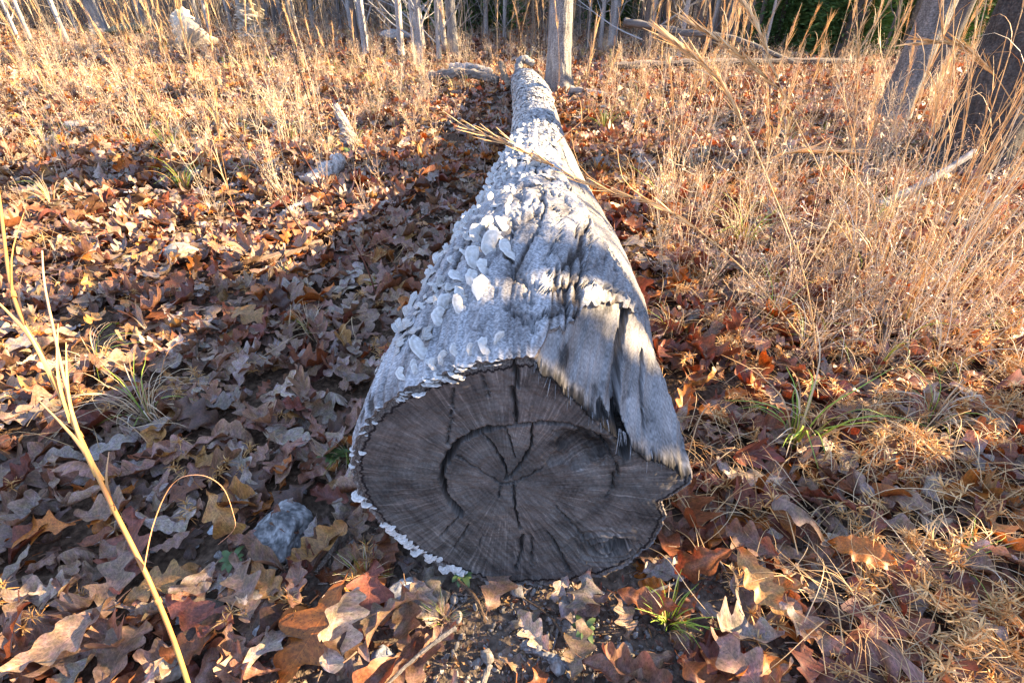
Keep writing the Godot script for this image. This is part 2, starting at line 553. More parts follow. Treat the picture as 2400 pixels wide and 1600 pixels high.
func bracket_mesh(sd: int, wide: float) -> ArrayMesh:
	# a fan shelf: attached at the origin, growing along -Z, upper side +Y
	var b := Buf.new()
	var na := 19
	var nr := 7
	for layer in 2:
		var base := b.v.size()
		for i in nr:
			var t := float(i) / (nr - 1)
			for j in na:
				var a := (float(j) / (na - 1) * 2.0 - 1.0) * 2.05
				var edge := 1.0 + 0.13 * n_a.get_noise_2d(a * 14.0 + sd * 37.0, 5.0) + 0.05 * sin(a * 6.0 + sd) - 0.07 * a * a / 3.0
				var r := t * edge
				var y := 0.20 * sin(t * 1.9) - 0.22 * t * t + 0.022 * sin(t * 17.0 + sd)
				y += 0.09 * t * t * sin(a * 2.6 + sd * 1.7) + 0.05 * t * sin(a * 7.0 + sd)
				var p := Vector3(sin(a) * r * wide, y, -cos(a) * r * 0.9 - 0.05)
				if layer == 1:
					p.y -= 0.12 * (1.0 - t) + 0.03
				var zone := 0.5 + 0.5 * sin(t * 21.0 + sd)
				var stain := clampf(0.3 + 1.2 * n_b.get_noise_2d(p.x * 60.0 + sd * 70.0, p.z * 60.0), 0, 1)
				var col := Color(0.68, 0.66, 0.61).lerp(Color(0.40, 0.36, 0.30), zone * 0.95 * t)
				col = col.lerp(Color(0.40, 0.33, 0.22), clampf(0.75 - t * 2.2, 0, 1) * 0.8).lerp(Color(0.46, 0.44, 0.36), stain * 0.5)
				if t > 0.93:
					col = Color(0.70, 0.67, 0.60)
				if layer == 1:
					col = Color(0.50, 0.44, 0.36)
				b.vert(p, col)
		b.lattice(base, nr, na, false, layer == 1)
		if layer == 1:
			for j in na - 1:
				var t0 := (nr - 1) * na + j
				var u0 := base + (nr - 1) * na + j
				b.quad(t0, t0 + 1, u0 + 1, u0)
	return b.mesh()

func build_log() -> void:
	var root := thing("fallen_log", Vector3.ZERO)
	tag(root, "long weathered grey oak log with a sawn end and white bracket fungi", "log")
	var b := Buf.new()
	var cols := COLS
	var zs := PackedFloat32Array()
	var z := 0.0
	while z < 5.85:
		zs.append(z)
		z += 0.0036 if z < 0.9 else 0.0036 + 0.006 * (z - 0.9)
	var rows := zs.size()
	for i in rows:
		for j in cols:
			var th := TAU * j / cols
			var deg := 360.0 * j / cols
			var ou := CX + polar_out(deg) * cos(th)
			var ov := CY + polar_out(deg) * sin(th)
			var back := maxf(cap_edge[j], 0.0)
			var zf := FACE_Z - ov * 0.1045 - back
			var zz := zf - zs[i] * (5.75 - back) / 5.75
			var p := log_at(zz, th)
			var arc := th * 0.28
			# bare wood on the right flank, bark over the rest
			var edge := bark_edge_deg(zz) + 5.0 * n_b.get_noise_2d(zz * 60.0, 3.0) + 2.0 * n_a.get_noise_1d(zz * 110.0)
			var low := -38.0 + 8.0 * n_b.get_noise_2d(zz * 30.0, 60.0)
			var dd := deg if deg < 200.0 else deg - 360.0
			var bark := smoothstep(-1.2, 1.2, dd - edge) if dd > 0 else smoothstep(1.2, -1.2, dd - low)
			var pl := n_cell.get_noise_2d(zz * 6.0 + 0.8 * n_b.get_noise_2d(zz * 60, arc * 60), arc * 21.0 + 0.9 * n_b.get_noise_2d(zz * 60 + 70, arc * 60)) + 1.0
			var plate := smoothstep(0.0, 0.13, pl)
			var f1 := 1.4 * n_b.get_noise_2d(zz * 75.0 + 900.0, arc * 330.0)
			var f2 := n_b.get_noise_2d(zz * 60.0, arc * 170.0)
			var f3 := n_a.get_noise_2d(zz * 520.0, arc * 980.0)
			var fis := 1.0 - smoothstep(0.01, 0.085, absf(n_b.get_noise_2d(zz * 26.0, arc * 210.0)))
			fis *= smoothstep(-0.05, 0.25, n_b.get_noise_2d(zz * 22.0 + 300.0, arc * 70.0) + 0.12)
			var crk := bark_crack(zz, dd)
			var rid := n_ridge.get_noise_2d(zz * 3.5, arc * 20.0)
			var rugged := 0.35 + 0.65 * smoothstep(-0.70, -0.95, zz)
			rugged *= 0.6 + 0.4 * smoothstep(150.0, 110.0, dd)
			var hb := 0.012 + rugged * (0.005 * plate + 0.005 * f2 + 0.0038 * f1 + 0.002 * rid - 0.011 * fis) + 0.0012 * f3 - crk
			# long checks in the bare wood
			var wl := n_a.get_noise_2d(zz * 26.0, arc * 900.0)
			var ck := 0.0
			for q in range(1, 2):
				var line: float = [43.0, 27.0, 52.0, 5.0][q] + 5.0 * n_b.get_noise_2d(zz * 22.0, q * 50.0)
				var wide: float = maxf(0.0, [1.5, 0.9, 1.0, 0.9][q] * (0.55 + 0.9 * n_b.get_noise_2d(zz * 34.0, q * 31.0 + 200.0)))
				if wide > 0.05 and absf(dd - line) < wide:
					ck = maxf(ck, 1.0 - absf(dd - line) / wide)
			var hw := -0.008 + 0.0022 * wl + 0.004 * n_b.get_noise_2d(zz * 40.0, arc * 160.0) + 0.001 * f3 - 0.020 * ck
			var fade := smoothstep(0.0, 0.035, zs[i])
			hw -= crk
			var h := lerpf(hw * (0.25 + 0.75 * fade), hb * (0.45 + 0.55 * fade), bark)
			# ragged far end
			var tail := smoothstep(4.9, 5.85, zs[i])
			h -= tail * (0.02 + 0.03 * (n_a.get_noise_2d(deg * 3.0, zz * 40.0)))
			p.x += cos(th) * h
			p.y += sin(th) * h
			var pale := clampf(0.55 + 0.26 * plate + 0.5 * f2 + 0.45 * f1 + 0.32 * f3 - 1.0 * fis, 0.0, 1.0)
			var patch := clampf(0.55 + 0.9 * n_b.get_noise_2d(zz * 28.0 + 400.0, arc * 40.0), 0.0, 1.0)
			var cb := Color(0.085, 0.068, 0.058).lerp(Color(0.56, 0.555, 0.54), pale * (0.55 + 0.45 * patch))
			var gw := clampf(0.52 + 0.35 * wl + 0.5 * n_b.get_noise_2d(zz * 30.0 + 80.0, arc * 90.0), 0.0, 1.0)
			var cw := Color(0.19, 0.175, 0.165).lerp(Color(0.42, 0.405, 0.385), gw)
			b.vert(p, cw.lerp(cb, bark), Vector2(zz, arc))
	var front := b.v.slice(0, cols)
	b.lattice(0, rows, cols, true)
	# close the broken far end
	var endc := b.vert(Vector3(0.13, 0.10, -6.1), Color(0.08, 0.06, 0.05))
	for j in cols:
		b.tri((rows - 1) * cols + j, (rows - 1) * cols + (j + 1) % cols, endc)
	obj("trunk", b.mesh(), M.bark, root)

	# the sawn face with its torn upper right
	var cap := Buf.new()
	var nr := 135
	for i in nr:
		var t := pow(float(i) / (nr - 1), 0.8)
		for j in cols:
			var th := TAU * j / cols
			var r := polar_out(360.0 * j / cols) * t * 1.004
			var u := CX + r * cos(th)
			var v := CY + r * sin(th)
			var d := cap_depth(u, v)
			if t > 0.97 and d < 0.03:
				d += 0.006 * (t - 0.97) / 0.03
			var fp := face_point(u, v, d)
			if d > 0.02:
				var rim := log_at(fp.z, th)
				var ax_ := log_at(fp.z, 0.0).x
				var b_ := clampf((FACE_Z - 0.03 - fp.z) / 0.5, 0.0, 1.0)
				b_ = b_ * b_ * (3 - 2 * b_)
				var mid := Vector2(lerpf(CX, axis(fp.z).x, b_), lerpf(CY, axis(fp.z).y - 0.012, b_))
				var want := Vector2(rim.x, rim.y) - mid
				fp.x = mid.x + want.x * t * 0.997
				fp.y = mid.y + want.y * t * 0.997
			cap.vert(fp, Color(0.50, 0.485, 0.47), Vector2((u + 0.34) / 0.70, (0.60 - v) / 0.64))
	cap.lattice(0, nr, cols, true)
	var be := Buf.new()
	for i in 4:
		for j in cols:
			var q0: Vector3 = cap.v[(nr - 1) * cols + j]
			var q1: Vector3 = front[j]
			var p := q0.lerp(q1, i / 3.0)
			if i > 0 and i < 3:
				p.z += 0.003 * n_a.get_noise_2d(j * 20.0, i * 50.0)
			be.vert(p, Color(.16, .125, .10).lerp(Color(.40, .36, .32), clampf(.4 + n_a.get_noise_2d(j * 9.0, i * 30.0), 0, 1)))
	be.lattice(0, 4, cols, true)
	obj("bark_edge", be.mesh(), M.bark, root)
	var fm := mat("face", 0.8, Color.BLACK, 0.3)
	fm.albedo_texture = face_texture()
	obj("cut_face", cap.mesh(), fm, root)

	# torn fibres along the broken edge
	for k in 75:
		var t := 0.02 + 0.8 * pow(rng.randf(), 1.6)
		if n_a.get_noise_1d(t * 70.0) < rnd(-0.5, 0.35):
			continue
		var al := t * 0.395
		var off := -0.024 * sin(PI * t)
		var u := 0.03 + 0.758 * al + 0.652 * (off + 0.006)
		var v := 0.545 - 0.652 * al + 0.758 * (off + 0.006)
		var d0 := 0.014
		var p0 := face_point(u, v, d0 + 0.01)
		var len_ := 0.005 + 0.026 * pow(rng.randf(), 2.0) * (1.6 if t < 0.25 else 1.0)
		var p2 := face_point(u - rnd(0.0, 0.5) * len_ * 0.8, v - len_ * rnd(0.2, 0.9), -len_ * rnd(0.15, 0.55))
		var sp := Buf.new()
		var g := rnd(0.18, 0.40)
		sp.ribbon(curve([p0, p0.lerp(p2, 0.5) + Vector3(0, 0.003, 0.003), p2], 5), taper(5, rnd(0.0007, 0.0022), 0.0003), Vector3(0.8, 0.3, 0.3), Color(g, g * 0.97, g * 0.94), Color(g, g * 0.97, g * 0.94) * 0.9, 0.5)
		obj("splinter", sp.mesh(), M.bark, root)

	# bracket fungi
	var kinds := []
	for k in 7:
		kinds.append(bracket_mesh(k + 1, rnd(0.85, 1.15)))
	var spots := []   # z, degrees, radius, on the rim
	for k in 60:
		spots.append([rnd(-0.81, -1.12), rnd(97, 117), rnd(0.026, 0.042)])
	for k in 26:
		spots.append([rnd(-0.85, -1.3), rnd(118, 160), rnd(0.012, 0.024)])
	for k in 24:
		spots.append([rnd(-0.71, -0.87), rnd(115, 125), rnd(0.022, 0.036)])
	for k in 72:
		var zz := rnd(-1.12, -2.4)
		spots.append([zz, rnd(103, 152), rnd(0.014, 0.028)])
	for k in 90:
		spots.append([rnd(-1.7, -3.3), rnd(78, 150), rnd(0.018, 0.032)])
	for k in 16:
		spots.append([rnd(-0.66, -0.70), rnd(96, 131), rnd(0.011, 0.020)])
	for k in 58:
		spots.append([99.0, rnd(181, 262), rnd(0.009, 0.0175)])
	for k in 26:
		spots.append([99.0, rnd(96, 129), rnd(0.009, 0.017)])
	for k in 24:
		spots.append([99.0, rnd(128, 172), rnd(0.004, 0.009)])
	var kept := []
	for s in spots:
		var th: float = deg_to_rad(s[1])
		if s[0] < 0.0:
			var here := log_at(s[0], th)
			var free := true
			for q in kept:
				if here.distance_to(q[0]) < 1.05 * maxf(s[2], q[1]):
					free = false
			if not free:
				continue
			kept.append([here, s[2]])
		var o := obj("bracket_fungus", kinds[rng.randi() % kinds.size()], M.fungus, root)
		var nrm := Vector3(cos(th), sin(th), 0)
		var at: Vector3
		var out: Vector3
		var up: Vector3
		if s[0] > 0.0:
			var r := polar_out(s[1]) * rnd(0.955, 1.03)
			at = face_point(CX + r * cos(th), CY + r * sin(th), rnd(-0.002, 0.012))
			out = (nrm * 0.55 + Vector3(rnd(-0.25, 0.25), -0.25 + rnd(-0.2, 0.2), 0.75)).normalized()
			up = (Vector3(0, 1, 0.35) + nrm * 0.2 + Vector3(rnd(-0.3, 0.3), 0, rnd(-0.3, 0.3))).normalized()
		else:
			at = log_at(s[0], th, 0.017)
			var downhill := Vector3(-sin(th), cos(th), 0.0)   # towards growing angle: to the left and down
			out = (downhill * rnd(0.1, 0.6) + nrm * rnd(0.3, 0.6) + Vector3(0, 0, rnd(0.2, 0.7))).normalized()
			up = Vector3(rnd(-0.4, 0.15), rnd(0.45, 0.8), rnd(0.45, 0.8)).normalized()
		var x := up.cross(-out).normalized() * -1.0
		x = (-out).cross(up).normalized() * -1.0
		var y := (-out).cross(x).normalized()
		o.transform = Transform3D(Basis(x, y, -out) * Basis.from_scale(Vector3.ONE * s[2] * 0.85), at)

	# small curled scales all over the far part, too many to count
	var sc := []
	for k in 1400:
		var zz := -1.5 - 4.2 * pow(rng.randf(), 0.8)
		var th := deg_to_rad(rnd(60, 172) + (0.0 if zz < -2.2 else 18.0))
		if rng.randf() < 0.07:
			zz = rnd(-0.75, -1.6)
			th = deg_to_rad(rnd(112, 175))
		var nrm := Vector3(cos(th), sin(th), 0)
		var out := (Vector3(-sin(th), cos(th), 0.0) * rnd(0.4, 1.0) + nrm * rnd(0.1, 0.4) + Vector3(0, 0, rnd(-0.4, 0.9))).normalized()
		var x := (-out).cross(nrm).normalized() * -1.0
		var y := (-out).cross(x).normalized()
		var r := rnd(0.008, 0.021)
		sc.append([Transform3D(Basis(x, y, -out) * Basis.from_scale(Vector3(r * 1.2, r, r)), log_at(zz, th, 0.017)), Color(1, 1, 1) * rnd(0.6, 1.0)])
	var mm := scatter("bark_scale", kinds[2], M.fungus, sc, root)
	mm.set_meta("kind", "stuff")

var cap_edge := PackedFloat32Array()
func prepare_edge() -> void:
	for j in COLS:
		var th := TAU * j / COLS
		var r := polar_out(360.0 * j / COLS)
		cap_edge.append(cap_edge_depth(CX + r * cos(th), CY + r * sin(th)))

func cap_edge_depth(u: float, v: float) -> float:
	var ch := chamfer(u, v)
	return maxf(0.0, 2.7 * ch + 0.004 * n_b.get_noise_2d(u * 150.0, v * 60.0) if ch > 0.0 else 0.0)

func scatter(called: String, mesh: Mesh, m: Material, list: Array, parent: Node) -> MultiMeshInstance3D:
	var mm := MultiMesh.new()
	mm.transform_format = MultiMesh.TRANSFORM_3D
	mm.use_colors = true
	mm.mesh = mesh
	mm.instance_count = list.size()
	for i in list.size():
		mm.set_instance_transform(i, list[i][0])
		mm.set_instance_color(i, list[i][1])
	var o := MultiMeshInstance3D.new()
	o.multimesh = mm
	o.material_override = m
	o.name = called
	parent.add_child(o, true)
	return o

# ---------------------------------------------------------------- leaves
func leaf_mesh(sd: int, lobes: float, sinus: float, point: float, wide: float, fold: float, bend: float, twist: float) -> ArrayMesh:
	# base at the origin, tip towards -Z at length 1
	var b := Buf.new()
	var n := 30
	var base := 0
	for i in n:
		var t := float(i) / (n - 1)
		var env := pow(sin(PI * clampf(pow(t, 0.85) * 0.97 + 0.03, 0, 1)), 0.75) * (0.62 + 0.38 * sin(PI * clampf(t * 1.1 - 0.1, 0, 1)))
		for j in 5:
			var s := (j - 2) * 0.5
			var sg := signf(s)
			var ph := 0.35 * sg * sin(sd * 2.1) + sd * 0.13
			var l := 0.5 + 0.5 * cos(TAU * (t * lobes + ph))
			l = pow(l, point)
			var w := wide * env * (1.0 - sinus * (1.0 - l)) * (1.0 + 0.10 * n_a.get_noise_2d(t * 40.0 + sd * 50.0, sg * 30.0))
			var x := s * w
			var fwd := absf(s) * w * 0.35 * (1.0 if sinus > 0.25 else 0.1)
			var y := fold * absf(x) * 1.2 + (0.045 * sin(t * 9.0 + sg * 2.0 + sd) + 0.03 * cos(TAU * (t * lobes + ph) + sd)) * absf(s) + twist * x * (t - 0.5) * 2.0
			var zl := t + fwd * (1.0 - t * 0.4)
			# bend along the length
			var p := Vector3(x, y, 0)
			var a := bend * (zl - 0.4)
			if absf(bend) > 0.01:
				p.y += (1.0 - cos(a)) / bend
				p.z = -(sin(a) / bend + 0.4)
			else:
				p.z = -zl
			b.vert(p + Vector3(0, 0, 0.45), Color.WHITE, Vector2(0.5 + x / (2.0 * wide), t))
	b.lattice(base, n, 5, false)
	# stalk
	b.tube(PackedVector3Array([Vector3(0, 0.0, 0.44), Vector3(0.01, 0.012, 0.52), Vector3(0.0, 0.03, 0.60)]), PackedFloat32Array([0.010, 0.008, 0.007]), 4, Color(0.8, 0.75, 0.7), Color(0.7, 0.6, 0.5))
	return b.mesh()

const TONES := [
	["tan", .38, .235, .145], ["pale beige", .52, .40, .29], ["russet", .32, .115, .045], ["orange", .58, .19, .03], ["dark brown", .16, .085, .05],
	["pinkish brown", .41, .22, .14], ["grey-brown", .36, .275, .20], ["red-brown", .28, .09, .05], ["golden brown", .50, .26, .08]]
var SHAPES := []

func make_leaves() -> void:
	SHAPES = [
		["deeply lobed", leaf_mesh(1, 3.4, .70, .8, .28, .25, .8, .25)], ["pointed-lobe", leaf_mesh(2, 3.7, .62, 1.5, .29, .15, -.9, -.4)],
		["round-lobed", leaf_mesh(3, 4.2, .48, .6, .24, .3, 1.1, .4)], ["shallow-lobed", leaf_mesh(4, 4.8, .26, .8, .24, .25, -1.2, .3)],
		["curled lobed", leaf_mesh(5, 3.5, .58, .9, .28, .9, 2.2, .8)], ["cupped lobed", leaf_mesh(6, 3.9, .52, .8, .28, -.8, -1.9, -.6)],
		["narrow smooth", leaf_mesh(7, 3.0, .05, 1., .17, .35, .8, .2)], ["broad flat", leaf_mesh(8, 2.9, .60, .7, .34, .06, .25, -.1)],
		["rolled", leaf_mesh(9, 3.4, .35, .9, .24, 1.1, -1.7, .6)], ["twisted lobed", leaf_mesh(10, 3.7, .60, 1.0, .27, .5, 1.5, 1.4)]]

func tone(k: int) -> Color:
	var t: Array = TONES[k]
	var f := rnd(0.75, 1.25)
	return Color(t[1] * f * rnd(.93, 1.07), t[2] * f, t[3] * f * rnd(.9, 1.1))

func pick_tone() -> int:
	var r := rng.randf()
	var cuts := [.24, .40, .50, .545, .62, .80, .90, .955, 1.0]
	for i in cuts.size():
		if r < cuts[i]:
			return i
	return 0

func leaf_pose(x: float, y: float, z: float, size: float, tilt: float) -> Transform3D:
	var bs := Basis(Vector3.UP, rnd(0, TAU))
	var ax := Vector3(cos(rnd(0, TAU)), 0, sin(rnd(0, TAU))).normalized()
	bs = Basis(ax, tilt) * bs
	if rng.randf() < 0.3:
		bs = bs * Basis(Vector3.BACK, PI)
	return Transform3D(bs * Basis.from_scale(Vector3(size * rnd(.72, 1.12), size * rnd(.8, 1.5), size)), Vector3(x, y, z))

func bare_patch(x: float, z: float) -> float:
	return 1.0 - smoothstep(0.55, 1.0, Vector2((x - 0.05) / 0.31, (z + 0.49) / 0.17).length())

func build_litter() -> void:
	var root := thing("leaf_litter", Vector3.ZERO)
	tag(root, "bed of fallen oak leaves covering the forest floor", "leaf litter", "", "stuff")
	var lists := []
	for k in SHAPES.size():
		lists.append([])
	var bands := [[0.3, -1.6, 440.0, 0.92], [-1.6, -4.0, 340.0, 1.08], [-4.0, -8.0, 210.0, 1.05], [-8.0, -16.0, 95.0, 1.15], [-16.0, -42.0, 20.0, 1.8]]
	for bd in bands:
		var z0: float = bd[0]
		var z1: float = bd[1]
		var half := absf(z1) * 1.05 + 0.8
		var count := int((z0 - z1) * 2.0 * half * bd[2])
		for i in count:
			var z := rnd(z1, z0)
			var x := rnd(-half, half)
			if absf(x) > absf(z) * 1.12 + 1.3 or in_log(x, z, -0.01):
				continue
			var bp := bare_patch(x, z)
			if rng.randf() < bp * 0.70:
				continue
			# thinner where the dry plants stand on the right
			var size: float = rnd(0.075, 0.165) * bd[3]
			var lay := rng.randf()
			var tilt := absf(rng.randfn(0, 0.24)) + (0.6 if rng.randf() < 0.09 else 0.0)
			var y := gh(x, z) + 0.003 + 0.040 * lay * minf(1.0, bd[3]) + 0.25 * size * sin(minf(tilt, 1.0))
			var k := pick_tone()
			if x > .25 and z > -3.0 and rng.randf() < .42:
				k = [2, 3, 7, 7][rng.randi() % 4]
			if z < -3.0 and rng.randf() < 0.4:
				k = [0, 1, 3, 8, 5][rng.randi() % 5]
			lists[rng.randi() % SHAPES.size()].append([leaf_pose(x, y, z, size, tilt), tone(k)])
	for k in SHAPES.size():
		scatter("leaf_layer", SHAPES[k][1], M.leaf, lists[k], root)
	# crumbs of leaf, bark and twig between them
	var cr := thing("leaf_debris", Vector3.ZERO)
	tag(cr, "crumbled leaf and bark bits strewn over the soil", "debris", "", "stuff")
	var bits := []
	for i in 5200:
		var z := rnd(-2.2, 0.1)
		var x := rnd(-2.4, 2.4)
		if i < 3600:
			z = rnd(-0.75, -0.15)
			x = rnd(-0.55, 0.75)
		if in_log(x, z, -0.02):
			continue
		var k := pick_tone()
		bits.append([Transform3D(Basis.from_euler(Vector3(rnd(-.7, .7), rnd(0, TAU), rnd(-.7, .7))) * Basis.from_scale(Vector3(rnd(.5, 1), 1, 1) * rnd(0.008, 0.024)), Vector3(x, gh(x, z) + rnd(0.001, 0.012), z)), tone(k) * rnd(.6, 1.0)])
	scatter("crumb", SHAPES[6][1], M.leaf, bits, cr)

func lone_leaf(shape: int, tn: int, xf: Transform3D, label: String, shade := 1.0) -> void:
	var key := "lone_%d" % tn
	if not M.has(key + "_%d" % (rng.randi() % 2)):
		for v in 2:
			var m: StandardMaterial3D = M.leaf_lone.duplicate()
			var t: Array = TONES[tn]
			var f := 0.86 if v == 0 else 1.16
			m.albedo_color = Color(t[1] * f, t[2] * f, t[3] * f).linear_to_srgb()
			m.resource_name = key
			M[key + "_%d" % v] = m
	var o := obj("oak_leaf", SHAPES[shape][1], M[key + "_%d" % (rng.randi() % 2)])
	o.transform = xf
	tag(o, label, "leaf", "fallen oak leaves")

# x, z, yaw degrees, length, shape, tone, tilt, lift
const HERO := [
	[-.36, -.49, 160, .215, 7, 3, .10, .045, "large glossy orange oak leaf with dark spots near the bottom"],
	[-.275, -.545, 185, .20, 1, 7, .12, .05, "red-brown pointed oak leaf lying against the white stone"],
	[-.52, -.555, 30, .17, 0, 0, .1, .05, "tan lobed oak leaf below the speckled rock"],
	[-.80, -.475, 140, .19, 2, 0, .12, .055, "long tan oak leaf at the lower left edge"],
	[-1.03, -.70, 100, .17, 1, 3, .2, .05, "bright orange pointed leaf at the left edge"],
	[-.80, -.64, 20, .22, 0, 7, .1, .045, "broad red-brown oak leaf beside the golden stem"],
	[-.70, -.57, 300, .16, 1, 8, .25, .06, "upturned golden brown leaf behind the golden stem"],
	[-.62, -.80, 200, .15, 2, 6, .1, .05, "pale grey-brown leaf inside the curled grass loop"],
	[.66, -.49, 170, .24, 1, 7, .15, .05, "large red-brown leaf right of the green grass tuft"],
	[.40, -.40, 35, .18, 0, 5, .1, .06, "pinkish tan many-lobed leaf below the sawn face's right side"],
	[.47, -.56, 200, .16, 2, 8, .35, .08, "golden brown curled leaf leaning beside the sawn face"],
	[.72, -.62, 60, .15, 3, 3, .4, .08, "small glowing orange leaf among dry rosettes"],
	[.05, -.36, 5, .15, 1, 2, .15, .04, "russet pointed leaf on the bare gravel"],
	[.60, -.36, 110, .20, 1, 4, .1, .05, "dark brown pointed oak leaf at the bottom right"],
	[-.93, -1.55, 250, .20, 1, 8, .25, .07, "golden curled oak leaf standing in sunlight left"],
	[-1.06, -2.75, 80, .24, 5, 3, .35, .08, "orange cupped leaf catching the sun by the wood stubs"]]

func build_lone_leaves() -> void:
	for h in HERO:
		var x: float = h[0]
		var z: float = h[1]
		var bs := Basis(Vector3(1, 0, 0.4).normalized(), h[6]) * Basis(Vector3.UP, deg_to_rad(h[2]))
		used_labels[h[8]] = true
		lone_leaf(h[4], h[5], Transform3D(bs * Basis.from_scale(Vector3.ONE * h[3] * 0.92), Vector3(x, gh(x, z) + h[7], z)), h[8])
	var spots := []
	var tries := 0
	while spots.size() < 282 and tries < 20000:
		tries += 1
		var z := -0.22 - 2.35 * pow(rng.randf(), 1.25)
		var x := rnd(-1, 1) * (absf(z) * 0.86 + 0.52)
		if in_log(x, z, 0.05) or rng.randf() < bare_patch(x, z):
			continue
		var ok := true
		for s in spots:
			if Vector2(x - s.x, z - s.y).length() < 0.058 + 0.026 * absf(z):
				ok = false
				break
		if not ok:
			continue
		spots.append(Vector2(x, z))
		var tn := pick_tone()
		if x > .25 and rng.randf() < .4:
			tn = [2, 3, 7, 7][rng.randi() % 4]
		var sh := rng.randi() % SHAPES.size()
		var tilt := absf(rng.randfn(0, 0.15))
		var how := "flat"
		if rng.randf() < 0.12:
			tilt = rnd(0.7, 1.2)
			how = "upturned"
		elif tilt > 0.2:
			how = "tilted"
		var size := rnd(0.10, 0.185)
		var y := gh(x, z) + 0.036 + 0.32 * size * sin(tilt)
		var kind: String = SHAPES[sh][0]
		var looks := "%s %s %s oak leaf" % [how, TONES[tn][0], kind]
		lone_leaf(sh, tn, leaf_pose(x, y, z, size, tilt), placed_label(looks, x, z))

# ---------------------------------------------------------------- grasses
func straw_col() -> Color:
	var r := rng.randf()
	var f := rnd(0.8, 1.2)
	if r < 0.45:
		return Color(.58 * f, .43 * f, .25 * f)
	if r < 0.75:
		return Color(.50 * f, .29 * f, .13 * f)
	return Color(.66 * f, .55 * f, .39 * f)

func tuft_mesh(sd: int, n: int, lmin: float, lmax: float, spread: float, width: float, droop: float, green := 0.0) -> ArrayMesh:
	rng.seed = sd
	var b := Buf.new()
	for i in n:
		var a := rnd(0, TAU)
		var d := Vector3(cos(a), 0, sin(a))
		var out := spread * sqrt(rng.randf())
		var l := rnd(lmin, lmax)
		var p0 := d * rnd(0, 0.02)
		var p1 := p0 + (Vector3.UP + d * out * 0.6).normalized() * l * 0.45
		var p2 := p1 + (Vector3.UP * (1.0 - droop * 0.8) + d * out * 1.2).normalized() * l * 0.32
		var p3 := p2 + (Vector3.UP * (0.8 - droop * 1.6 * rnd(0.5, 1.3)) + d * (out + 0.15) + Vector3(rnd(-.3, .3), 0, rnd(-.3, .3))).normalized() * l * 0.3
		var col := straw_col()
		if rng.randf() < green:
			col = Color(.26, .36, .05) * rnd(.7, 1.3)
		var side := d.cross(Vector3.UP).rotated(Vector3.UP, rnd(-.8, .8))
		b.ribbon(curve([p0, p1, p2, p3], 9), taper(9, width, width * 0.12, 1.6), side, col * 0.85, col, 0.4)
	return b.mesh()

func tangle_mesh(sd: int) -> ArrayMesh:
	rng.seed = sd
	var b := Buf.new()
	for i in 22:
		var a := rnd(0, TAU)
		var d := Vector3(cos(a), 0, sin(a))
		var o := Vector3(rnd(-.1, .1), rnd(0, .02), rnd(-.1, .1))
		var l := rnd(.05, .20)
		var bend := d.cross(Vector3.UP) * rnd(-.6, .6)
		var hi := rnd(.0, .35)
		var col := straw_col() * rnd(.7, 1.0)
		col = Color(col.r, col.g * .86, col.b * .66)
		b.ribbon(curve([o, o + d * l * .35 + Vector3.UP * l * hi + bend * l * .1, o + d * l * .7 + Vector3.UP * l * hi * .8 + bend * l * .4, o + d * l * .9 + Vector3.UP * l * hi * .2 + bend * l * .9], 9), taper(9, .0009, .0003), Vector3(rnd(-.4, .4), 1, rnd(-.4, .4)).cross(d), col, col, .4)
	return b.mesh()

func star_mesh(sd: int) -> ArrayMesh:
	rng.seed = sd
	var b := Buf.new()
	var h := rnd(0.02, 0.08)
	var top := Vector3(rnd(-.03, .03), h, rnd(-.03, .03))
	b.tube(curve([Vector3.ZERO, top * 0.5 + Vector3(.004, 0, 0), top], 4), taper(4, 0.0012, 0.0008), 3, Color(.38, .22, .10), Color(.45, .28, .12))
	for c in 3:
		var o := top * (1.0 - 0.3 * c) + Vector3(rnd(-.015, .015), 0, rnd(-.015, .015)) * c
		for i in 13:
			var a := rnd(0, TAU)
			var e := rnd(-0.25, 1.2)
			var d := Vector3(cos(a) * cos(e), sin(e), sin(a) * cos(e))
			var l := rnd(0.012, 0.046)
			var p2 := o + d * l + Vector3(0, -l * rnd(0, .3), 0)
			var f := rnd(.8, 1.2)
			var col := Color(.72 * f, .46 * f, .19 * f) if rng.randf() < .7 else Color(.62 * f, .32 * f, .10 * f)
			b.ribbon(PackedVector3Array([o, o + d * l * .45 + Vector3(rnd(-.1, .1), rnd(.0, .22), rnd(-.1, .1)) * l, p2]), PackedFloat32Array([.0009, .0015, .0002]), d.cross(Vector3(rnd(-1, 1), 1, rnd(-1, 1))).normalized(), col, col, .5)
	return b.mesh()

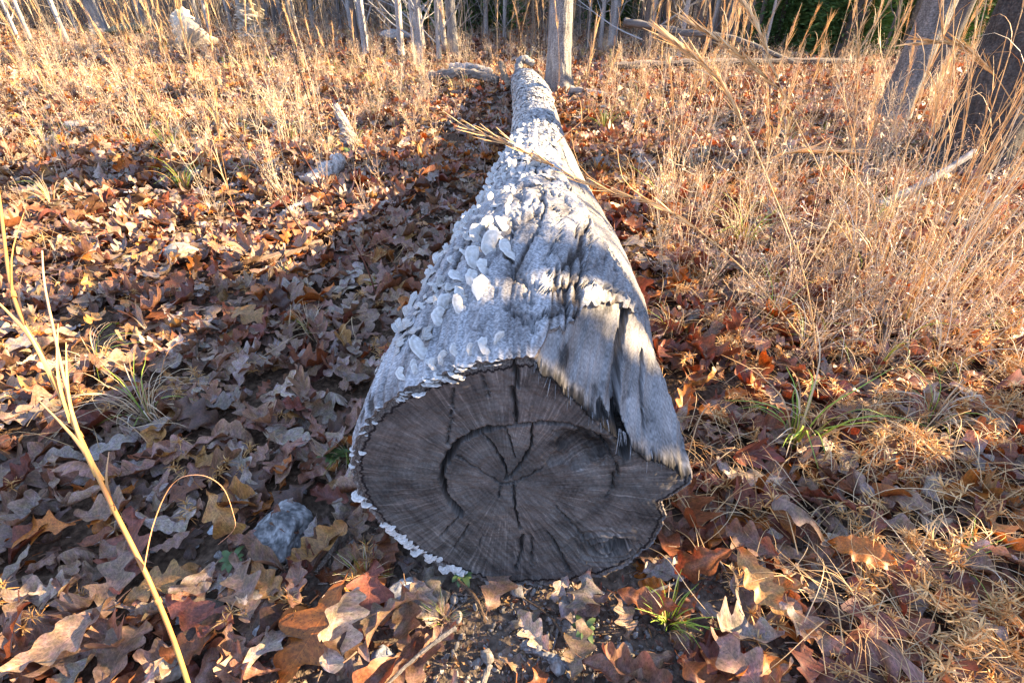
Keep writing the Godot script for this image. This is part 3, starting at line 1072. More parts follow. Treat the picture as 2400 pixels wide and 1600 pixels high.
func forb_mesh(sd: int, h0: float, pale: float) -> ArrayMesh:
	# a fine dry herb: branching hair-thin stems with seeds
	rng.seed = sd
	var b := Buf.new()
	for s in 4:
		var a := rnd(0, TAU)
		var lean := Vector3(cos(a), 0, sin(a)) * rnd(.1, .6)
		var h := h0 * rnd(.6, 1.1)
		var f := rnd(.8, 1.2)
		var col := Color(.52 * f, .35 * f, .22 * f).lerp(Color(.80, .68, .48), pale * rng.randf())
		var pts := curve([Vector3(rnd(-.03, .03), 0, rnd(-.03, .03)), Vector3.UP * h * .5 + lean * h * .25, Vector3.UP * h + lean * h * .8], 6)
		b.tube(pts, taper(6, 0.0014, 0.0007), 3, col * .8, col)
		for t in 9:
			var k := rng.randi_range(1, 5)
			var bd := Vector3(rnd(-1, 1), rnd(.2, 1.2), rnd(-1, 1)).normalized()
			var l := h * rnd(.10, .28)
			var q := pts[k] + bd * l
			b.tube(PackedVector3Array([pts[k], pts[k] + bd * l * .5 + Vector3(0, -.006, 0), q]), PackedFloat32Array([.0008, .0006, .0004]), 3, col, col)
			var w := rnd(.0014, .0034)
			b.ribbon(PackedVector3Array([q, q + bd * w * 2.0, q + bd * w * 4.0]), PackedFloat32Array([.0004, w, .0003]), Vector3(rnd(-1, 1), rnd(-1, 1), rnd(-1, 1)).normalized(), col * 1.15, col * 1.2, .5)
	return b.mesh()

# a tall grass stalk along given points; returns it as stem with blades and plume as parts if wanted
func stalk_parts(root: Node3D, pts: Array, thick: float, plume: float, blades: int, col: Color, split := true, lush := 1.0) -> void:
	var n := 22
	var line := curve(pts, n)
	var b := Buf.new()
	b.tube(line, taper(n, thick, thick * 0.35), 5, col, col * 1.08)
	# nodes
	for k in [4, 9, 14]:
		b.tube(PackedVector3Array([line[k], line[k].lerp(line[k + 1], .12)]), PackedFloat32Array([thick * 1.35, thick * 1.2]), 5, col * .6, col * .6)
	if split:
		obj("stem", b.mesh(), M.straw, root)
		b = Buf.new()
	for k in blades:
		var i := rng.randi_range(2, 15)
		var d := (line[i + 1] - line[i]).normalized()
		var a := rnd(0, TAU)
		var sd := d.cross(Vector3(cos(a), .2, sin(a))).normalized()
		var l := rnd(.08, .26)
		var p1 := line[i] + d * l * .45 + sd * l * .14
		var p2 := p1 + d * l * .22 + sd * l * .34
		var p3 := p2 + sd * l * .28 - Vector3.UP * l * rnd(.0, .4)
		b.ribbon(curve([line[i], p1, p2, p3], 9), taper(9, thick * rnd(.8, 1.3), thick * .12, 1.5), sd.cross(d), col * rnd(.9, 1.1), straw_col(), .4)
		if split:
			obj("blade", b.mesh(), M.straw, root)
			b = Buf.new()
	if plume > 0.0:
		var s0 := int(n * (1.0 - plume))
		for k in int(44 * lush):
			var i := rng.randi_range(s0, n - 2)
			var d := (line[i + 1] - line[i]).normalized()
			var a := rnd(0, TAU)
			var sd := d.cross(Vector3(cos(a), .3, sin(a))).normalized()
			var l := rnd(.05, .12)
			var p1 := line[i] + d * l * .5 + sd * l * .09
			var p2 := line[i] + d * l + sd * l * rnd(.05, .24)
			var cc := Color(.64, .43, .21) * rnd(.85, 1.2)
			b.ribbon(curve([line[i], p1, p2], 5), taper(5, thick * .95 * lush, thick * .2), sd.cross(d), cc, cc * 1.1, .5)
		if split:
			obj("plume", b.mesh(), M.straw, root).set_meta("kind", "stuff")
	if not split and b.v.size() > 0:
		obj("stem", b.mesh(), M.straw, root)

func lone_stalk_mesh(sd: int, h: float, lean: float) -> ArrayMesh:
	rng.seed = sd
	var holder := Node3D.new()
	var a := rnd(0, TAU)
	var d := Vector3(cos(a), 0, sin(a)) * lean
	stalk_parts(holder, [Vector3.ZERO, Vector3(0, h * .35, 0) + d * h * .06, Vector3(0, h * .7, 0) + d * h * .25, Vector3(0, h, 0) + d * h * .55], .0018, .4, 6, straw_col(), false)
	var m: Mesh = (holder.get_child(0) as MeshInstance3D).mesh
	holder.free()
	return m

func build_hero_grass() -> void:
	var g := thing("golden_grass_stalk", Vector3.ZERO)
	tag(g, "tall golden grass stalk close to the camera at lower left", "grass stalk")
	used_labels["x"] = true
	var gold := Color(.50, .27, .07)
	var base := Vector3(-.33, 0.0, -.12)
	var main := [base, Vector3(-.300, .25, -.16), Vector3(-.294, .431, -.193), Vector3(-.292, .51, -.211), Vector3(-.301, .558, -.232), Vector3(-.317, .611, -.257), Vector3(-.355, .652, -.298), Vector3(-.398, .685, -.345), Vector3(-.448, .729, -.4), Vector3(-.506, .765, -.461), Vector3(-.568, .82, -.56), Vector3(-.653, .897, -.699)]
	var b := Buf.new()
	var line := curve(main, 50)
	b.tube(line, taper(50, .0023, .0015), 8, gold, gold * 1.1)
	for i in b.c.size():
		var kk := 0.5 + 0.9 * n_b.get_noise_2d(i * 1.1, (i % 8) * 9.0) + 0.5 * n_a.get_noise_1d(i * 0.9)
		b.c[i] = Color(.52, .29, .08).lerp(Color(.50, .40, .12) if (i / 8) % 17 > 12 else Color(.45, .19, .07), clampf(kk, 0, 1))
	for k in [20, 31, 40]:
		b.tube(PackedVector3Array([line[k], line[k].lerp(line[k + 1], .35)]), PackedFloat32Array([.0029, .0026]), 8, Color(.35, .17, .06), Color(.45, .25, .08))
	obj("stem", b.mesh(), M.straw, g)
	b = Buf.new()
	var curl := curve([Vector3(-.317, .611, -.257), Vector3(-.301, .654, -.274), Vector3(-.285, .681, -.293), Vector3(-.269, .678, -.304), Vector3(-.255, .662, -.304), Vector3(-.251, .634, -.297), Vector3(-.256, .614, -.296), Vector3(-.276, .594, -.294)], 40)
	b.ribbon(curl, taper(40, .0014, .0004), Vector3(.3, .5, .8), Color(.60, .32, .17), Color(.55, .30, .18), .4)
	obj("curled_blade", b.mesh(), M.straw, g)
	b = Buf.new()
	var g2 := curve([Vector3(-.372, .664, -.315), Vector3(-.398, .688, -.345), Vector3(-.428, .713, -.388), Vector3(-.467, .743, -.446), Vector3(-.502, .762, -.496), Vector3(-.54, .773, -.552)], 24)
	b.tube(g2, taper(24, .0019, .0008), 6, gold, Color(.7, .5, .3))
	obj("side_stem", b.mesh(), M.straw, g)
	for k in 8:
		b = Buf.new()
		var i := 26 + k * 2
		var d := (line[i + 2] - line[i]).normalized()
		var sd := d.cross(Vector3(rnd(-1, 1), rnd(-.3, .6), rnd(-1, 1))).normalized()
		var l := rnd(.06, .13)
		b.ribbon(curve([line[i], line[i] + d * l * .5 + sd * .006, line[i] + d * l + sd * rnd(.012, .03)], 8), taper(8, .0030, .0004), sd.cross(d), gold * rnd(.8, 1.1), Color(.66, .40, .18), .5)
		obj("sheath", b.mesh(), M.straw, g)

	var arcs := [
		["arching grass stalk whose feathery head crosses above the log", 0.0022, 0.55, [Vector3(.946, 0, -1.277), Vector3(.913, .096, -1.33), Vector3(.657, .35, -1.36), Vector3(.428, .504, -1.4), Vector3(.232, .559, -1.42), Vector3(.028, .649, -1.45), Vector3(-.137, .70, -1.5)]],
		["long arching grass stalk leaning left across the upper right", 0.0018, .4, [Vector3(1.391, 0, -1.665), Vector3(1.259, .373, -1.75), Vector3(1.047, .579, -1.8), Vector3(.881, .723, -1.85), Vector3(.716, .836, -1.9), Vector3(.576, .91, -1.95)]],
		["grass stalk with a drooping split head at upper right", 0.0018, .45, [Vector3(.981, 0, -1.321), Vector3(.884, .287, -1.4), Vector3(.751, .554, -1.55), Vector3(.664, .697, -1.62), Vector3(.577, .805, -1.66), Vector3(.448, .889, -1.7)]],
		["low arching pale grass stalk with its head bent right", 0.0018, .4, [Vector3(.917, 0, -2.444), Vector3(1.027, .29, -2.35), Vector3(1.099, .381, -2.3), Vector3(1.192, .434, -2.25), Vector3(1.371, .447, -2.2)]],
		["arching grass head hanging from the right edge", 0.0018, .45, [Vector3(2.35, 0, -2.2), Vector3(1.935, .528, -2.0), Vector3(1.781, .662, -2.0), Vector3(1.649, .766, -2.0), Vector3(1.506, .845, -2.0), Vector3(1.384, .857, -2.0)]],
		["slim grass stalk rising left of the big grass clump", 0.0018, .35, [Vector3(1.261, 0, -1.547), Vector3(1.127, .31, -1.6), Vector3(.984, .536, -1.7), Vector3(.881, .699, -1.8), Vector3(.786, .904, -1.95), Vector3(.731, .973, -2.0)]]]
	for s in arcs:
		var r := thing("grass_stalk", Vector3.ZERO)
		tag(r, s[0], "grass stalk")
		stalk_parts(r, s[3], s[1] * 1.25, s[2], 5, Color(.66, .42, .18) * rnd(.9, 1.1), true, 1.7)

	# the big clump at the right
	var big := thing("grass_clump", Vector3(1.45, 0, -1.62))
	tag(big, "big clump of tall orange-tan broomsedge at the right", "grass clump")
	for k in 46:
		var a := rnd(0, TAU)
		var o := Vector3(cos(a) * rnd(0, .34), 0, sin(a) * rnd(0, .22))
		var h := rnd(.75, 1.35)
		var d := Vector3(o.x * 1.1 + rnd(-.12, .22), 0, o.z * .7 + rnd(-.1, .1))
		var b2 := Buf.new()
		var col := straw_col()
		if rng.randf() < .5:
			col = Color(.55, .35, .16) * rnd(.85, 1.2)
		var line2 := curve([o, o + Vector3(0, h * .35, 0) + d * .25, o + Vector3(0, h * .7, 0) + d * .75, o + Vector3(0, h, 0) + d * 1.5], 14)
		b2.tube(line2, taper(14, .0019, .0007), 5, col, col * 1.1)
		for q in 3:
			var i := rng.randi_range(2, 9)
			var dd := (line2[i + 1] - line2[i]).normalized()
			var aa := rnd(0, TAU)
			var sd := dd.cross(Vector3(cos(aa), .2, sin(aa))).normalized()
			var l := rnd(.10, .28)
			b2.ribbon(curve([line2[i], line2[i] + dd * l * .5 + sd * l * .1, line2[i] + dd * l * .8 + sd * l * .4, line2[i] + dd * l * .75 + sd * l * .7], 8), taper(8, .0018, .0004), sd.cross(dd), col, col * 1.15, .4)
		for q in 8:
			var i := rng.randi_range(8, 12)
			var dd := (line2[i + 1] - line2[i]).normalized()
			var sd := dd.cross(Vector3(rnd(-1, 1), .2, rnd(-1, 1))).normalized()
			var l := rnd(.05, .11)
			var cc := Color(.60, .41, .21) * rnd(.8, 1.2)
			b2.ribbon(curve([line2[i], line2[i] + dd * l * .5 + sd * l * .08, line2[i] + dd * l + sd * l * .2], 5), taper(5, .0019, .0003), sd.cross(dd), cc, cc, .5)
		obj("stalk", b2.mesh(), M.straw, big)
	for k in 40:
		var a := rnd(0, TAU)
		var o := Vector3(cos(a), 0, sin(a)) * rnd(0, .32)
		var d := Vector3(cos(a), 0, sin(a))
		var l := rnd(.2, .5)
		var b3 := Buf.new()
		var col := straw_col()
		b3.ribbon(curve([o, o + Vector3.UP * l * .55 + d * l * .15, o + Vector3.UP * l * .8 + d * l * .45, o + Vector3.UP * l * rnd(.2, .75) + d * l * .75], 10), taper(10, .0026, .0005, 1.5), d.cross(Vector3.UP), col * .9, col, .4)
		obj("blade", b3.mesh(), M.straw, big)

# tufts one can tell apart: x, z, kind, scale, look
const TUFTS := [
	[-.705, -1.519, 0, 1.0, "upright grey-green grass tuft"], [.298, -.514, 1, 1.0, "bright green and yellow grass tuft"], [-.30, -.60, 0, .8, "short spiky dry grass tuft"],
	[-.13, -.52, 0, .62, "tiny straw-coloured grass tuft"], [-1.02, -1.08, 2, 1.1, "grey grass tuft with long curling blades"], [.75, -.98, 3, 1.45, "yellow-green grass tuft with leaning blades"],
	[1.15, -1.05, 2, 1.0, "dry curling grass tuft"], [-1.9, -3.0, 3, 1.2, "sunlit yellow-green grass tuft"], [-2.5, -3.9, 3, 1.1, "pale green grass tuft"], [.75, -4.5, 3, 1.6, "green grass tuft behind the log's right side"],
	[1.05, -2.2, 3, 1.4, "small green grass tuft"], [1.75, -1.35, 3, .9, "green-tipped grass tuft"], [1.35, -.72, 3, .8, "thin green grass blades"], [.92, -.62, 2, .7, "small curling straw tuft"],
	[-.95, -1.95, 0, .7, "small shaded grass tuft"], [-.55, -1.85, 1, .6, "low green grass tuft"], [-1.3, -1.3, 2, .9, "sprawling straw tuft"], [-.42, -.93, 2, .5, "small pale shaded tuft"]]

func build_tufts() -> void:
	var kinds := [tuft_mesh(101, 46, .05, .12, .9, .0010, .15, .25), tuft_mesh(102, 60, .04, .11, .9, .0014, .15, .75), tuft_mesh(103, 44, .10, .26, 1.1, .0013, 1.0, .12), tuft_mesh(104, 34, .10, .24, .9, .0019, .55, .6)]
	rng.seed = 4141
	for t in TUFTS:
		var o := obj("grass_tuft", kinds[t[2]], M.straw)
		o.position = Vector3(t[0], gh(t[0], t[1]) + .005, t[1])
		o.rotation.y = rnd(0, TAU)
		o.scale = Vector3.ONE * t[3]
		tag(o, placed_label(t[4], t[0], t[1]), "grass tuft", "grass tufts among the leaves")

func build_undergrowth() -> void:
	var stars := []
	var forbs := []
	var pales := []
	var tufts := []
	for k in 5:
		stars.append(star_mesh(300 + k))
	for k in 5:
		forbs.append(forb_mesh(320 + k, .22, .25))
	for k in 4:
		pales.append(forb_mesh(340 + k, .34, 1.0))
	for k in 4:
		tufts.append(tuft_mesh(360 + k, 30, .10, .30, .9, .0013, .6, .08))
	var thin := []
	for k in 6:
		thin.append(lone_stalk_mesh(380 + k, rnd(.7, 1.1), rnd(.05, .35)))
	rng.seed = 777
	var root := thing("dry_rosettes", Vector3.ZERO)
	tag(root, "golden spiky dry rosettes covering the ground at the right", "dry plants", "", "stuff")
	var ls := [[], [], [], [], []]
	for i in 2100:
		var z := -.22 - 3.2 * pow(rng.randf(), 1.4)
		var x := rnd(.30, absf(z) * .95 + .9)
		var dens := (.35 * smoothstep(.30, .6, x) + .65 * smoothstep(.5, .95, x)) * (.30 + .70 * smoothstep(-.25, .25, n_b.get_noise_2d(x * 55, z * 55)))
		if in_log(x, z, .04) or rng.randf() > dens:
			continue
		ls[rng.randi() % 5].append([Transform3D(Basis.from_euler(Vector3(rnd(-.9, .9), rnd(0, TAU), rnd(-.9, .9))) * Basis.from_scale(Vector3(rnd(.6, 1.3), rnd(.5, 1.3), rnd(.6, 1.3))), Vector3(x, gh(x, z) + rnd(.0, .05), z)), Color(1, 1, 1) * rnd(.75, 1.15)])
	for i in 90:
		var z := rnd(-2.5, -.3)
		var x := -rnd(.15, absf(z) + .6)
		if in_log(x, z, .03):
			continue
		ls[rng.randi() % 5].append([Transform3D(Basis(Vector3.UP, rnd(0, TAU)) * Basis.from_scale(Vector3.ONE * rnd(.5, .8)), Vector3(x, gh(x, z) + .03, z)), Color(.7, .66, .6)])
	for k in 5:
		scatter("rosette", stars[k], M.straw, ls[k], root)

	var tg := thing("tangled_straw", Vector3.ZERO)
	tag(tg, "thin tangled dead grass blades matted over the leaves", "dead grass", "", "stuff")
	for k in 5:
		var tm := tangle_mesh(420 + k)
		rng.seed = 430 + k
		var lq := []
		for i in 66:
			var z := -.2 - 4.5 * pow(rng.randf(), 1.3)
			var x := rnd(-absf(z) - .5, absf(z) + .8)
			if x < .3 and (rng.randf() < .8 or z > -1.0):
				continue
			if x < .55 and z > -.75:
				continue
			if in_log(x, z, .03) or bare_patch(x, z) > .6:
				continue
			lq.append([Transform3D(Basis(Vector3.UP, rnd(0, TAU)) * Basis.from_scale(Vector3.ONE * rnd(.7, 1.4)), Vector3(x, gh(x, z) + rnd(.02, .05), z)), Color(1, 1, 1) * rnd(.65, 1.15)])
		scatter("straw_tangle", tm, M.straw, lq, tg)

	root = thing("dry_undergrowth", Vector3.ZERO)
	tag(root, "fine dry herbs and straw standing all over the clearing", "undergrowth", "", "stuff")
	var lf := [[], [], [], [], []]
	var lp := [[], [], [], []]
	var lt := [[], [], [], []]
	for i in 10500:
		var z := -1.3 - 17.0 * pow(rng.randf(), 1.3)
		var half := absf(z) * 1.0 + .5
		var x := rnd(-half, half)
		if in_log(x, z, .06):
			continue
		var dens := 0.0
		if x > 0.0:
			dens = .64 * smoothstep(.45, 1.1, x) * smoothstep(-1.0, -1.7, z)
		else:
			dens = .62 * smoothstep(-2.0, -4.2, z + .28 * minf(0.0, x + 1.0) * -1.0 + .0)
			dens *= smoothstep(-.35, -1.1, x)
		dens *= .30 + .70 * smoothstep(-.3, .25, n_b.get_noise_2d(x * 16, z * 16))
		if z < -6.0:
			dens = maxf(dens, .4)
		if rng.randf() > dens:
			continue
		var s := rnd(.55, 1.25)
		var xf := Transform3D(Basis(Vector3.UP, rnd(0, TAU)) * Basis.from_euler(Vector3(rnd(-.2, .2), 0, rnd(-.2, .2))) * Basis.from_scale(Vector3.ONE * s), Vector3(x, gh(x, z), z))
		var c := Color(1, 1, 1) * rnd(.8, 1.2)
		var r := rng.randf()
		if r < .48:
			lf[rng.randi() % 5].append([xf, c])
		elif r < .80:
			lp[rng.randi() % 4].append([xf, c])
		else:
			lt[rng.randi() % 4].append([xf, c])
	for k in 5:
		scatter("herb", forbs[k], M.straw, lf[k], root)
	for k in 4:
		scatter("pale_herb", pales[k], M.straw, lp[k], root)
	for k in 4:
		scatter("straw", tufts[k], M.straw, lt[k], root)

	# tall stalks that can be told apart, each one a thing, and the mass of them beyond
	var far_list := [[], [], [], [], [], []]
	var clumps := [[-3.9, -6.3, 26, .5], [-2.6, -6.6, 14, .5], [-5.6, -9.0, 30, .8], [-7.0, -11.5, 40, 1.4], [-1.5, -4.6, 7, .5], [-2.4, -4.4, 10, .7], [-3.6, -4.6, 12, .6], [1.9, -3.4, 12, .6], [1.4, -5.6, 14, .7], [2.7, -5.0, 16, .9], [.95, -3.0, 5, .3], [3.6, -7.2, 26, 1.2], [-.3, -8.3, 14, .8], [1.1, -8.8, 16, .9], [2.15, -2.3, 14, .35], [1.1, -2.5, 12, .45], [1.7, -2.9, 18, .6], [.75, -3.6, 8, .3], [-1.9, -2.6, 5, .6]]
	var made := 0
	for c in clumps:
		for k in int(c[2] * .5):
			var x: float = c[0] + rng.randfn(0, c[3])
			var z: float = c[1] + rng.randfn(0, c[3] * .7)
			if in_log(x, z, .12) or z > -1.6:
				continue
			var s := rnd(.75, 1.25)
			var xf := Transform3D(Basis(Vector3.UP, rnd(0, TAU)) * Basis.from_scale(Vector3.ONE * s), Vector3(x, gh(x, z), z))
			var o := obj("tall_grass_stalk", thin[rng.randi() % 6], M.straw)
			o.transform = xf
			made += 1
			var lk: String = ["tall straight", "slim leaning", "short", "tall pale", "thin"][rng.randi() % 5]
			if s < .9:
				lk = "short thin"
			elif s > 1.1:
				lk = "tall"
			else:
				lk = "slim"
			tag(o, placed_label(lk + " straw-coloured grass stalk", x, z, z < -4.0), "grass stalk", "tall dry grass stalks standing in the clearing")
	root = thing("far_grass", Vector3.ZERO)
	tag(root, "mass of tall tan grass at the edge of the woods", "grass", "", "stuff")
	for i in 600:
		var z := -9.0 - 20.0 * pow(rng.randf(), 1.2)
		var x := rnd(-1, 1) * absf(z) * 1.08
		var dn := .35 + .65 * smoothstep(-.2, .3, n_b.get_noise_2d(x * 9 + 50, z * 9))
		if rng.randf() > dn or in_log(x, z, .2):
			continue
		far_list[rng.randi() % 6].append([Transform3D(Basis(Vector3.UP, rnd(0, TAU)) * Basis.from_scale(Vector3(1.3, 1, 1.3) * rnd(.6, 1.3)), Vector3(x, gh(x, z), z)), Color(1, 1, 1) * rnd(.8, 1.25)])
	for k in 6:
		scatter("grass_mass", thin[k], M.straw, far_list[k], root)

# ---------------------------------------------------------------- stones, sticks and stubs
func rock_mesh(sd: int, flat: float, rough: float, c0: Color, c1: Color, res := 16) -> ArrayMesh:
	var b := Buf.new()
	var rows := res
	var cols := res * 2
	for i in rows + 1:
		var a := PI * i / rows
		for j in cols:
			var t := TAU * j / cols
			var d := Vector3(sin(a) * cos(t), cos(a), sin(a) * sin(t))
			# a few planes cut the lump into facets
			var r := 1.0
			for k in 12:
				var pn := Vector3(sin(k * 12.9 + sd * 78.2), sin(k * 39.3 + sd * 11.1 + 1.0), sin(k * 73.1 + sd * 37.7 + 2.0)).normalized()
				var dn := d.dot(pn)
				if dn > 0.25:
					r = minf(r, (.70 if res > 10 else .60) / dn)
			r *= 1.0 + rough * (n_a.get_noise_3dv(d * 12.0 + Vector3.ONE * sd * 5.0) + .5 * n_a.get_noise_3dv(d * 30.0 + Vector3.ONE * sd * 9.0))
			var p := d * r * .5
			p.y *= flat
			var f := clampf(.5 + 1.5 * n_b.get_noise_3dv(d * 34.0 + Vector3.ONE * sd * 3.0) + 0.9 * n_a.get_noise_3dv(d * 60.0 + Vector3.ONE * sd * 3.0), 0, 1)
			b.vert(p, c0.lerp(c1, f))
	b.lattice(0, rows + 1, cols, true)
	return b.mesh()

func place_rock(called: String, label: String, mesh: Mesh, x: float, z: float, size: Vector3, turn: float, sink := .3, group := "") -> void:
	var o := obj(called, mesh, M.stone)
	o.position = Vector3(x, gh(x, z) + size.y * (.5 - sink), z)
	o.rotation = Vector3(rnd(-.15, .15), turn, rnd(-.15, .15))
	o.scale = size
	used_labels[label] = true
	tag(o, label, "stone" if called != "rock" else "rock", group)

func build_stones() -> void:
	place_rock("rock", "rounded speckled grey rock with pale lichen beside the log", rock_mesh(3, .8, .10, Color(.14, .14, .13), Color(.56, .55, .51), 34), -.515, -.715, Vector3(.135, .115, .155), .4, .32)
	place_rock("rock", "pale sunlit angular rock half buried in leaves at left", rock_mesh(5, .6, .10, Color(.48, .40, .30), Color(.62, .55, .45), 22), -1.44, -2.08, Vector3(.20, .15, .14), .2, .2)
	place_rock("rock", "white broken stone by the lower left of the sawn face", rock_mesh(8, .6, .12, Color(.62, .60, .55), Color(.78, .77, .74), 20), -.225, -.565, Vector3(.055, .06, .10), -.5, .2)
	place_rock("rock", "blue-grey stone on the gravel below the log", rock_mesh(9, .8, .10, Color(.25, .27, .32), Color(.50, .53, .58), 18), -.23, -.445, Vector3(.05, .045, .055), .3, .2)
	place_rock("rock", "pale stone at the bottom edge under the log", rock_mesh(11, .5, .12, Color(.45, .45, .50), Color(.66, .66, .70), 20), .125, -.335, Vector3(.10, .06, .08), .8, .2)
	place_rock("rock", "yellowish stone among leaves at the lower left", rock_mesh(12, .8, .14, Color(.46, .40, .28), Color(.62, .58, .48), 18), -.62, -.44, Vector3(.075, .06, .065), .8, .2)
	place_rock("rock", "chalky stone left of the golden stem's fork", rock_mesh(14, .7, .14, Color(.56, .54, .50), Color(.72, .70, .66), 18), -.49, -.50, Vector3(.06, .05, .06), 1.8, .2)
	place_rock("rock", "mossy grey boulder at the foot of the far left tree", rock_mesh(15, .5, .10, Color(.16, .15, .08), Color(.30, .28, .16), 18), -8.4, -13.2, Vector3(.9, .5, .6), .3, .3)
	place_rock("rock", "pale boulder in front of the woods at the far left", rock_mesh(16, .6, .10, Color(.40, .38, .34), Color(.56, .53, .48), 18), -2.2, -11.6, Vector3(.7, .4, .5), .3, .3)
	place_rock("rock", "grey flat stone half hidden at the left of the clearing", rock_mesh(17, .5, .10, Color(.28, .28, .30), Color(.45, .45, .46), 18), -3.6, -4.6, Vector3(.4, .16, .2), .3, .3)
	var kinds := []
	for k in 6:
		var g := rnd(.30, .5)
		kinds.append(rock_mesh(20 + k, rnd(.6, .9), .10, Color(g * .8, g * .68, g * .55), Color(g * 1.4, g * 1.3, g * 1.18), 7))
	var lk := ["grey", "pale", "brownish", "dark grey", "cream", "tan"]
	for i in 90:
		var x := rnd(-.42, .66)
		var z := rnd(-.66, -.24)
		if i > 64:
			x = rnd(-1.0, -.3)
			z = rnd(-.9, -.35)
		if bare_patch(x, z) < .15 and i <= 64 or in_log(x, z, .0):
			continue
		var s := rnd(.014, .040)
		var k := rng.randi() % 6
		var sz := Vector3(s * rnd(.8, 1.5), s * rnd(.7, 1.1), s)
		var sh := "rounded" if sz.x < s * 1.1 else "oblong"
		var nm := placed_label("%s %s %s pebble" % ["small" if s < .02 else "thumb-sized", lk[k], sh], x, z)
		place_rock("pebble", nm, kinds[k], x, z, sz, rnd(0, TAU), .15, "pebbles on the bare soil")
	var gr := thing("gravel", Vector3.ZERO)
	tag(gr, "fine gravel and grit on the bare soil below the sawn face", "gravel", "", "stuff")
	var lists := [[], [], [], [], [], []]
	for i in 3200:
		var x := rnd(-.5, .75)
		var z := rnd(-.72, -.2)
		if rng.randf() > bare_patch(x, z) + .08 or in_log(x, z, -.03):
			continue
		lists[rng.randi() % 6].append([Transform3D(Basis.from_euler(Vector3(rnd(0, 6), rnd(0, 6), rnd(0, 6))) * Basis.from_scale(Vector3(rnd(.7, 1.6), rnd(.5, 1), 1) * (.004 + .016 * pow(rng.randf(), 2.0))), Vector3(x, gh(x, z) + .002, z)), Color(1, 1, 1) * rnd(.7, 1.4)])
	for k in 6:
		scatter("grit", kinds[k], M.stone, lists[k], gr)
	# white flakes of shelf fungus fallen among the leaves
	for f in [[-.66, -.72, .05, "white fungus flake between leaves left of the speckled rock"], [-.95, -1.15, .07, "white curled flake on the shaded leaves"], [-.86, -1.40, .05, "bluish white lichen flake on a shaded leaf"], [-.28, -1.02, .05, "greenish white flake beside the log's left side"], [-.30, -1.85, .05, "pale flake in the log's shadow"], [-2.2, -2.95, .06, "white flake in the sunlit leaves at left"]]:
		place_rock("fungus_flake", f[3], rock_mesh(40, .3, .2, Color(.62, .66, .66), Color(.78, .80, .80), 10), f[0], f[1], Vector3(f[2], f[2] * .5, f[2] * .8), rnd(0, 6), -.3)

func stick(called: String, label: String, cat: String, pts: Array, r0: float, r1: float, c: Color, m: StandardMaterial3D, rough := .25, group := "") -> Node3D:
	var n := 44
	var line := curve(pts, n)
	var b := Buf.new()
	var base := b.v.size()
	var sides := 22
	var side := Vector3.ZERO
	for i in n:
		var d := (line[mini(i + 1, n - 1)] - line[maxi(i - 1, 0)]).normalized()
		side = d.cross(Vector3.RIGHT if absf(d.x) < .8 else Vector3.UP).normalized() if i == 0 else (side - d * side.dot(d)).normalized()
		var up := side.cross(d)
		var r := lerpf(r0, r1, float(i) / (n - 1))
		for s in sides:
			var a := TAU * s / sides
			var k := n_a.get_noise_3d(cos(a) * 14, sin(a) * 14, i * 2.2 + r0 * 900.0) + .6 * n_a.get_noise_3d(cos(a) * 40, sin(a) * 40, i * 5.0 + r0 * 900.0) + .8 * n_b.get_noise_3d(cos(a) * 12, sin(a) * 12, i * 2.4 + r0 * 700.0)
			b.vert(line[i] + (side * cos(a) + up * sin(a)) * r * (1.0 + rough * k), c * (1.0 + .6 * k))
	b.lattice(base, n, sides, true)
	var e0 := b.vert(line[0], c * .7)
	var e1 := b.vert(line[n - 1], c * .7)
	for s in sides:
		b.tri(s, e0, (s + 1) % sides)
		b.tri((n - 1) * sides + s, (n - 1) * sides + (s + 1) % sides, e1)
	var o := obj(called, b.mesh(), m)
	used_labels[label] = true
	tag(o, label, cat, group)
	return o

